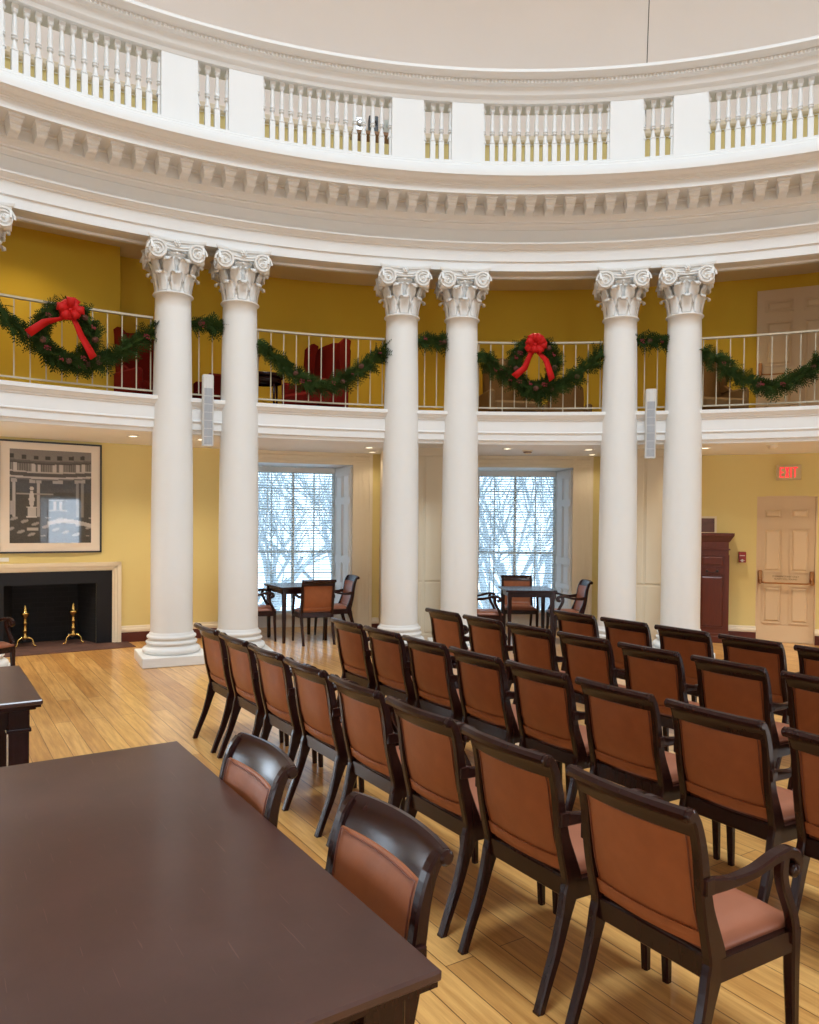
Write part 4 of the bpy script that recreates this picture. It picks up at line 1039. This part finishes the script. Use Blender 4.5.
for a_, l in ((-46, 'a'), (-57, 'b'), (36, 'c'), (45, 'd')): downlight(9.95, a_, ZC, 'recessed light further round the room, out of view')
for a_, l in ((-10.4, 'recessed light in the gallery ceiling left of the middle columns'), (-36.0, 'recessed light in the gallery ceiling over the fireplace'), (-20, 'recessed light in the gallery ceiling behind the left column'), (3, 'recessed light in the gallery ceiling behind the right wreath'), (17, 'recessed light in the gallery ceiling near the gallery door')):
    downlight(9.95, a_, 5.42, l, W=GALLERY_W, warm=(1.0, .78, .45))
def detector(r, az, label, sc=1.0):
    root = empty('smoke_detector', polar(r, az, ZC), az, label, 'smoke detector', 'smoke detectors on the lower ceiling')
    m = MB(); m.lathe([(1e-4, -.05*sc), (.035, -.05*sc), (.055, -.035*sc), (.060, -.015), (.075, -.012), (.078, 0)], 20); m.build('detector_body', 'cream_paint', root)
    m = MB(); m.lathe([(.056, -.034*sc), (.0595, -.031*sc), (.0605, -.022), (.060, -.018)], 20); m.build('sensing_slots', 'baseboard_red' if az < 10 else 'cream_paint', root)
detector(10.15, 2.45, 'round smoke detector on the ceiling over the right window'); detector(9.75, 21.1, 'round smoke detector on the ceiling in front of the exit door')

# ------------------------------------------------------------------ gallery furniture
def wing_chair(r, az, face, matn, label, sc=1.0, group=None, wings=True):
    root = empty('wing_chair', polar(r, az, ZG), face, label, 'armchair', group)
    m = MB(); m.box((-.33*sc, -.22, .28), (.33*sc, .36, .46), 0, bev=.04); m.build('seat', matn, root)
    m = MB(); T = Matrix.Translation((0, -.26, .40)) @ Matrix.Rotation(rad(9), 4, 'X')
    secs = []
    for z, hw2, t in ((0, .30, .07), (.2, .30, .07), (.5, .30, .065), (.70, .29, .06), (.76, .26, .05), (.79, .20, .03)):
        secs.append([(-hw2*sc, -t, z), (0, -t-.02, z+(.03 if z > .7 else 0)), (hw2*sc, -t, z), (hw2*sc, t, z), (0, t, z+(.03 if z > .7 else 0)), (-hw2*sc, t, z)])
    m.sweep(secs, 0, True, T); m.build('backrest', matn, root)
    if wings:
        for s_ in (-1, 1):
            m = MB(); pts = [(-.30, .62), (-.34, 1.10), (-.36, 1.20), (-.26, 1.22), (-.12, 1.12), (-.10, .90), (-.16, .72), (.0, .62)]
            m.sweep([[(s_*x*sc, y, z) for y, z in pts] for x in (.29, .35)], 0, False); m.build('wing', matn, root)
    for s_ in (-1, 1):
        m = MB(); m.box((min(s_*.30, s_*.40)*sc, -.28, .28), (max(s_*.30, s_*.40)*sc, .32, .62), 0, bev=.03); m.build('armrest', matn, root)
        for y in (-.28, .28): m = MB(); m.tube([(s_*.30*sc, y, 0), (s_*.29*sc, y*.95, .30)], [.016, .026], 8); m.build('leg', 'dark_wood', root)
    return root
wing_chair(10.38, -14.8, 216, 'red_velvet', 'dark red wing chair on the gallery over the left window', group='red wing chairs on the gallery').scale = (1, 1, 1.1)
wing_chair(10.25, -22.1, 240, 'red_velvet', 'low dark red armchair glimpsed on the gallery behind the left speaker', group='red wing chairs on the gallery', wings=False)
wing_chair(10.3, -27.3, 130, 'red_velvet', 'dark red wing chair on the gallery behind the garland end near the left column', group='red wing chairs on the gallery')
wing_chair(10.35, 1.0, 170, 'brown_cane', 'brown woven armchair on the gallery directly behind the wreath', group='brown woven armchairs on the gallery', wings=False)
wing_chair(10.40, 5.7, 190, 'brown_cane', 'low brown woven armchair on the gallery right of the wreath', group='brown woven armchairs on the gallery', wings=False).scale = (.9, 1, .68)
wing_chair(10.35, 16.9, 170, 'brown_cane', 'brown woven armchair on the gallery right of the rightmost column', group='brown woven armchairs on the gallery')
st = empty('side_table', polar(10.0, -19.15, ZG), -19, 'small dark side table on the gallery left of the red wing chair', 'side table')
m = MB(); m.lathe([(1e-4, .64), (.26, .64), (.27, .65), (.27, .67), (.26, .68), (1e-4, .68)], 28); m.build('tabletop', 'dark_wood', st)
m = MB(); m.lathe([(.22, .56), (.23, .56), (.23, .64), (.22, .64)], 24); m.build('apron', 'dark_wood', st)
for k in range(4): a = k*pi/2+.5; m = MB(); m.tube([(.21*cos(a), .21*sin(a), 0), (.20*cos(a), .20*sin(a), .62)], [.012, .018], 8); m.build('leg', 'dark_wood', st)
# things standing on the attic ledge behind the balusters
m = MB(); m.box((-.34, -.12, 0), (.34, .12, .05), 0, bev=.004); o = m.build('wooden_shelf', 'brown_fabric'); o.location = polar(10.5, -10.2, 7.40); o.rotation_euler = (0, 0, rad(10.2)); o['label'] = 'small brown shelf behind the balusters above the middle columns'; o['category'] = 'shelf'
m = MB(); m.box((-.02, -.02, -1.2), (.02, .02, 0)); m.build('shelf_post', 'brown_fabric', o)
for dx, wd_, h_, mt, nm, lb in ((-.22, .09, .20, 'steel', 'equipment_box', 'grey equipment box on the brown shelf behind the balusters'), (-.02, .07, .24, 'black_frame', 'loudspeaker', 'small black loudspeaker on the brown shelf behind the balusters'), (.21, .10, .20, 'blind_white', 'projector', 'white projector on the brown shelf behind the balusters')):
    m = MB(); m.box((-wd_, -.09, 0), (wd_, .09, h_), 0, bev=.01); m.lathe([(1e-4, 0), (.045, 0), (.05, .012), (.03, .02), (1e-4, .02)], 14, 0, True, Matrix.Translation((0, -.09, h_*.55)) @ Matrix.Rotation(rad(90), 4, 'X'))
    q = m.build(nm, mt); q.location = polar(10.5, -10.2, 7.45)+polar(1, -10.2+90)*dx; q.rotation_euler = (0, 0, rad(10.2)); q['label'] = lb; q['category'] = {'equipment_box': 'equipment', 'loudspeaker': 'speaker', 'projector': 'projector'}[nm]

# ------------------------------------------------------------------ bare trees outside
def tree(x, y, seed, label):
    rng = random.Random(seed); m = MB()
    def br(p, d, L, r, dep):
        q = p+d*L; mid = p+d*L*.5+Vector((rng.uniform(-1, 1), rng.uniform(-1, 1), rng.uniform(-.5, .5)))*L*.06
        m.tube([tuple(p), tuple(mid), tuple(q)], [r, r*.85, r*.65], 5 if dep > 2 else 3, cap=False)
        if dep == 0: return
        for k in range(3 if dep > 1 else 4):
            nd = (d+Vector((rng.uniform(-1, 1), rng.uniform(-1, 1), rng.uniform(-.35, .75)))*.75).normalized()
            br(p.lerp(q, rng.uniform(.45, 1)), nd, L*rng.uniform(.6, .85), r*.6, dep-1)
    br(Vector((0, 0, -7)), Vector((0, 0, 1)), 5.0, .22, 6)
    o = m.build('bare_tree', 'bark'); o.location = (x, y, 0); o['label'] = label; o['category'] = 'tree'; o['group'] = 'bare trees outside the windows'
for i, (x, y, l) in enumerate(((-6.0, 21.0, 'bare winter tree seen through the blinds of the left window'), (-3.2, 24.0, 'second bare winter tree seen through the blinds of the left window'), (1.6, 20.5, 'bare winter tree seen through the blinds of the right window'), (3.0, 25.0, 'second bare winter tree seen through the blinds of the right window'))):
    tree(x, y, 50+i, l)
